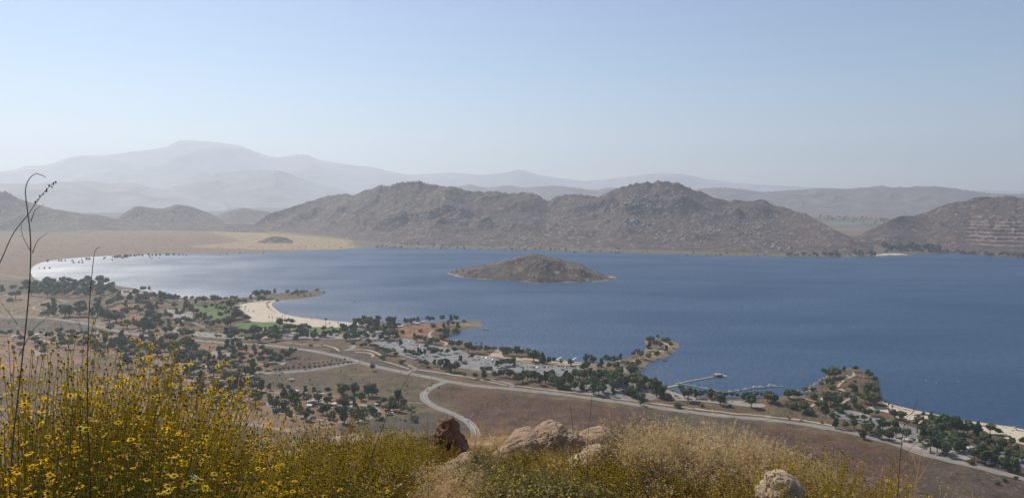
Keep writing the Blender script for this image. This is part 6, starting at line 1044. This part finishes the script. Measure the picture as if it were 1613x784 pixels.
G1 = 'brittlebushes on the hilltop'
def hfor(px, ytop, d): x, y, z = fgp(px, d); return max(top_z(px, ytop, d) - z, 0.2)
BB = [ # column, distance, top row, radius, stems, flowers, lean, label
 (5, 4.0, 556, 0.50, 300, 70, .12, 'brittlebush in the corner by the curled stalk, dark heads against the campground'), (85, 4.4, 552, 0.52, 320, 110, .10, 'tallest brittlebush, crowned with yellow flowers and black seed heads'),
 (150, 4.1, 562, 0.46, 280, 90, .12, 'brittlebush where the second tall stalk rises, flowers below its tip'), (218, 4.5, 596, 0.45, 260, 110, .16, 'brittlebush leaning over the white trailer campground with two bright flower bunches'),
 (40, 3.2, 640, 0.42, 240, 40, .10, 'leafy green brittlebush low in the corner with few flowers'), (125, 3.0, 668, 0.42, 220, 30, .12, 'low brittlebush with silvery leaves at the bottom edge'), (215, 3.3, 690, 0.42, 240, 22, .16, 'brittlebush at the bottom edge with crossing bare stems'),
 (272, 4.9, 622, 0.34, 170, 120, .10, 'narrow brittlebush covered with yellow bloom beside the lower road'), (310, 4.0, 690, 0.44, 260, 40, .18, 'yellow-stemmed brittlebush in front of the narrow blooming one'),
 (375, 5.0, 690, 0.40, 200, 16, .10, 'brittlebush of thin upright stems under the pale hooked stalk'), (430, 4.4, 712, 0.46, 260, 14, .10, 'olive brittlebush with only dark heads, between stalks'), (505, 5.8, 668, 0.42, 300, 18, .05, 'dome of yellow-olive stems below the campground loop'), (560, 5.6, 688, 0.44, 280, 16, .08, 'dome of olive stems nearest the low flat rock'),
 (470, 3.9, 748, 0.42, 230, 6, .08, 'green brittlebush at the bottom edge below the olive domes'), (350, 3.5, 745, 0.40, 220, 8, .12, 'brittlebush at the bottom edge below the thin upright stems')]
for n, (px, d, yt, rad, ns, nf, ln, lab) in enumerate(BB):
    brittlebush(at_px(px, d, -0.03), hfor(px, yt, d) * 1.07, rad, lab, G1, 60 + n, int(ns * 1.45), int(nf * (6.5 if px < 345 else 1.8)), (ln, 0), M_stemg if n in (4, 5, 13, 14) else None, 2600 if n in (4, 5, 6, 13) else 500, per=4)
for n, (px, d, yt, rad, ns, nf, ln, lab) in enumerate([(880, 6.9, 726, 0.55, 260, 6, .04, 'yellow-green bush with tiny blooms in front of the largest boulder'), (1300, 6.6, 726, 0.42, 260, 20, .05, 'golden bush to one side of the pale rounded rock'), (1365, 6.2, 742, 0.42, 240, 30, .06, 'golden bush with the brightest flowers beside the bare twigs'),
   (1225, 7.2, 716, 0.35, 150, 12, .05, 'golden bush behind the pale rounded rock'), (1195, 6.0, 756, 0.4, 220, 8, 0, 'golden bush at the bottom edge under the pale rounded rock'), (1430, 6.0, 772, 0.35, 110, 6, .05, 'sparse bush with beady heads beyond the golden bushes'), (1575, 6.2, 772, 0.25, 45, 3, .05, 'thin last bush with beady heads at the frame corner'), (630, 8.2, 700, 0.5, 200, 4, .02, 'low olive bush beside the upright rusty rock'), (1015, 6.4, 742, 0.45, 200, 4, 0, 'golden low bush under the twiggy shrub')]):
    brittlebush(at_px(px, d, -0.03), hfor(px, yt, d) * 1.08, rad * 1.1, lab, 'golden bushes among the rocks', 160 + n, int(ns * 1.6), nf * 3, (ln, 0), None, 300, 0.0075, 0.0026, 'flowering_bush')
G2 = 'shrubs on the hilltop'
shrub(at_px(1040, 7.8, -.05), hfor(1035, 656, 7.8), 0.52, 'big twiggy shrub with golden dried flowers, tallest of the hilltop shrubs', G2, 201, 360, M_dleaf, M_tan, 7000, 2600)
shrub(at_px(1008, 7.4, -.05), hfor(1005, 684, 7.4), 0.42, 'brown twiggy shrub against the pale weathered rock', G2, 202, 280, M_dleaf, M_tan, 4500, 1500)
shrub(at_px(1090, 6.6, -.05), hfor(1090, 715, 6.6), 0.5, 'bare brown twigs below the tallest shrub', G2, 203, 300, M_dleaf, M_rust, 2500, 900)
shrub(at_px(785, 7.4, -.05), hfor(780, 712, 7.4), 0.42, 'dark green shrub below the two-humped boulder', G2, 204, 280, M_dleaf, M_dleaf, 8000, 200, 0.028, 0.009)
shrub(at_px(655, 9.2, -.05), hfor(650, 690, 9.2), 0.55, 'dark leafy shrub next to the upright rusty rock', G2, 205, 280, M_dleaf, M_tan, 7000, 900, 0.026, 0.009)
shrub(at_px(690, 8.6, -.02), 0.17, 0.24, 'small rust orange brush clump at the foot of the rusty rock', G2, 206, 260, M_rust, M_rust, 2500, 600, 0.02, 0.005, twig=M_rust)
shrub(at_px(835, 6.2, -.05), hfor(835, 748, 6.2), 0.48, 'bright green leafy bush at the bottom edge below the boulder', G2, 207, 240, M_gleaf, M_calyx, 6500, 500, 0.028, 0.010)
shrub(at_px(915, 6.0, -.05), hfor(915, 765, 6.0), 0.40, 'bright green leafy bush beside the golden low bush', G2, 208, 200, M_gleaf, M_calyx, 4500, 500, 0.028, 0.010)
shrub(at_px(1305, 5.4, -.05), hfor(1305, 768, 5.4), 0.40, 'green leafy bush at the bottom edge under the golden bushes', G2, 209, 200, M_gleaf, M_calyx, 4500, 300, 0.028, 0.010)
shrub(at_px(1150, 7.4, -.05), hfor(1150, 700, 7.4), 0.4, 'olive twiggy shrub wrapped in pale dry grass', G2, 210, 180, M_dleaf, M_tan, 2500, 700)
shrub(at_px(170, 2.7, -.1), hfor(170, 722, 2.7), 0.4, 'silver leaved bush in the shade of the brittlebushes', G2, 211, 160, M_sleaf, M_head, 3500, 60, 0.05, 0.016, twig=M_stemg)
shrub(at_px(330, 5.6, -.05), hfor(330, 705, 5.6), 0.35, 'green leafy bush behind the yellow-stemmed brittlebush', G2, 212, 160, M_gleaf, M_calyx, 2500, 100, 0.03, 0.010)
grass_clump(at_px(1232, 5.8, -0.02), 0.12, 0.3, 'straw grass half hiding the pale rounded rock', 'dry grass clumps on the hilltop', 398, 260, M_straw, True, (0, 0))
G3 = 'dry grass clumps on the hilltop'
for n, (px, d, yt, rad, ns, m, lab) in enumerate([(1120, 7.2, 668, .58, 1100, M_oat, 'pale wild oats glowing beside the tallest shrub'), (1185, 6.9, 688, .55, 950, M_oat, 'pale wild oats in the middle of the grassy slope'), (1065, 7.0, 664, .40, 520, M_oat, 'pale oats mixed into the golden tips of the tallest shrub'), (1240, 7.4, 704, .40, 420, M_oat, 'thin dry grass behind the pale rounded rock'),
    (1025, 7.2, 648, .28, 300, M_oat, 'pale feathery tuft on the shoulder of the tallest shrub'), (620, 7.0, 742, .5, 240, M_straw, 'low straw grass in front of the low olive bush'), (700, 6.9, 752, .5, 220, M_straw, 'straw grass at the bottom edge under the rusty brush'), (740, 7.2, 722, .3, 160, M_straw, 'straw tuft leaning on the low tan rock'), (765, 6.8, 762, .4, 200, M_straw, 'straw grass next to the bright green bush'),
    (565, 6.6, 742, .45, 260, M_straw, 'straw grass under the olive domes'), (950, 8.0, 686, .22, 60, M_straw, 'sparse tall grass in front of the pale weathered rock'), (915, 9.4, 668, .2, 40, M_stemg, 'green wispy grass beside the two-humped boulder'), (985, 10.2, 655, .35, 60, M_stemg, 'green wispy grass over the reddish field'), (1390, 7.6, 712, .4, 110, M_straw, 'thin bleached grass behind the bare twigs'), (1290, 8.2, 700, .4, 90, M_straw, 'fine bleached grass above the golden bushes'),
    (1470, 6.6, 752, .4, 110, M_straw, 'sparse tan grass before the last slope'), (1540, 6.6, 765, .45, 130, M_straw, 'sparse tan grass near the frame corner'), (500, 5.2, 722, .4, 120, M_straw, 'bleached stems among the olive domes'), (420, 5.4, 700, .3, 60, M_straw, 'bleached thin stems behind the olive brittlebush'), (590, 9.0, 694, .4, 150, M_straw, 'tan grass around the low flat rock'), (765, 9.6, 692, .25, 70, M_straw, 'tan grass between the rusty rock and the big boulder'), (1100, 6.2, 760, .4, 260, M_straw, 'straw grass at the bottom edge under the bare twigs')]):
    grass_clump(at_px(px, d, -0.02), hfor(px, yt, d), rad, lab, G3, 300 + n, ns, m, True, (0.12 if px < 1000 else 0.05, 0), 0.0022)
# tall single stalks
def stalk(pts, d, lab, w=0.0035, twigs=(), buds=False, m=None, ground=True, d1=None):
    root_px = pts[0]; x0, y0, z0 = fgp(root_px[0], d); root = empty('tall_stalk', (x0, y0, z0), lab, 'stalk', 'tall dry stalks'); mb = MB()
    def w3(p, dd): dx, dy, s = ray(p[0], p[1]); return Vector((float(dx) * dd - x0, float(dy) * dd - y0, CAM_Z + float(s) * dd - z0))
    P = catmull(pts, 4); n = len(P); L3 = [Vector((0, 0, -0.05))] + [w3(p, d + ((d1 or d) - d) * i / n) for i, p in enumerate(P)]; mb.tube(L3, list(np.linspace(w, w * 0.35, len(L3))), 5); mb.build('stem', m or M_stalk, root, True)
    for tw in twigs: mb = MB(); Q = [w3(p, d + 0.03 * k) for k, p in enumerate(catmull(tw, 3))]; mb.tube(Q, list(np.linspace(w * 0.6, w * 0.25, len(Q))), 4); mb.build('twig', m or M_stalk, root, True)
    if buds:
        C = np.array([(L3[int(t_)] * (1 - t_ % 1) + L3[min(int(t_) + 1, len(L3) - 1)] * (t_ % 1))[:] for t_ in [(len(L3) - 1) * (1 - buds * q / 12) for q in range(0, 12)]]) + np.random.RandomState(1).randn(12, 3) * 0.003; V, F = blobs(C, 0.0036, np.random.RandomState(2), 1.2); tag(pmesh('buds', V, F.tolist(), M_head, root), None, None, None, 'stuff')
stalk([(14, 800), (20, 700), (31, 600), (40, 520), (47, 440), (48, 375), (43, 330), (40, 300), (46, 282), (56, 274), (66, 276), (73, 280)], 3.0, 'curled stalk rising above the horizon with a shepherd\'s crook tip', .0027, [[(48, 395), (36, 372), (33, 352)], [(51, 398), (60, 378), (76, 366)], [(49, 348), (56, 330), (70, 322)], [(30, 560), (52, 520), (74, 500), (95, 480)], [(27, 510), (12, 490), (0, 474)]])
stalk([(-60, 800), (-30, 560), (-8, 440), (6, 400), (22, 366), (44, 338), (62, 312), (76, 296), (86, 286)], 2.8, 'slanting stalk with beady buds that crosses the curled one', .0020, [], 0.3)
stalk([(143, 800), (141, 720), (138, 640), (138, 560), (141, 480), (146, 420), (149, 398), (153, 391), (160, 389)], 3.2, 'straight stalk in front of the glittering bay', .0024, [[(139, 545), (126, 515), (114, 500)], [(139, 540), (130, 520), (120, 496)]])
stalk([(366, 800), (372, 700), (373, 640), (376, 600), (382, 580), (383, 570), (377, 562), (370, 561)], 4.4, 'pale hooked stalk in front of the campground', .0032, [], False, M_oat)
stalk([(560, 800), (585, 720), (600, 680), (612, 650), (628, 620), (645, 590), (656, 574)], 5.0, 'leaning stalk whose tip meets the main road', .0036, [], False)
stalk([(722, 800), (738, 740), (748, 700), (752, 670), (758, 645), (770, 632)], 5.2, 'stalk bending over the side road\'s bend, before the big boulder', .0032, [[(748, 690), (738, 668), (745, 650)]], 0.2, M_straw)
stalk([(540, 800), (541, 720), (540, 668), (538, 640)], 5.4, 'upright stalk in the straw by the olive domes', .0030, [], 0.25)
stalk([(900, 800), (902, 740), (903, 690), (900, 650), (898, 632)], 6.2, 'thin stalk crossing the two-humped boulder', .0030)
stalk([(924, 800), (925, 730), (926, 690), (931, 640), (932, 622)], 6.4, 'thin stalk just beyond the two-humped boulder', .0032); stalk([(948, 800), (948, 760), (950, 700), (955, 660)], 6.6, 'thin stalk before the pale weathered rock', .0028)
stalk([(1413, 800), (1416, 750), (1420, 700), (1427, 660), (1438, 648), (1446, 628)], 5.2, 'bare forked weed whose top reaches the long beach', .0036, [[(1420, 700), (1428, 680), (1432, 660), (1442, 645)], [(1418, 725), (1440, 700), (1470, 680)], [(1415, 750), (1400, 720), (1390, 710)], [(1427, 660), (1420, 650), (1412, 636)], [(1425, 668), (1440, 660), (1455, 650)], [(1416, 745), (1436, 728), (1446, 716)]])
stalk([(1440, 800), (1442, 770), (1448, 730), (1452, 700), (1447, 680)], 5.6, 'bleached weed beside the bare forked one', .0030, [[(1444, 760), (1462, 730), (1480, 715)], [(1446, 745), (1436, 715), (1425, 705)]], False, M_straw)
stalk([(676, 800), (674, 740), (673, 690), (673, 655)], 6.4, 'upright thin stalk in front of the rusty rock', .0026); stalk([(595, 800), (600, 720), (612, 670), (636, 640), (660, 632)], 5.6, 'bleached stalk arching over the shrubs', .0026, [], False, M_straw)
stalk([(1252, 800), (1254, 740), (1262, 700), (1268, 672)], 6.4, 'fine stalk above the pale rounded rock', .0024, [], False, M_straw)
stalk([(805, 800), (812, 740), (826, 700), (842, 668), (858, 656)], 6.0, 'bleached stalk in front of the boulder\'s first hump', .0024, [], False, M_straw)
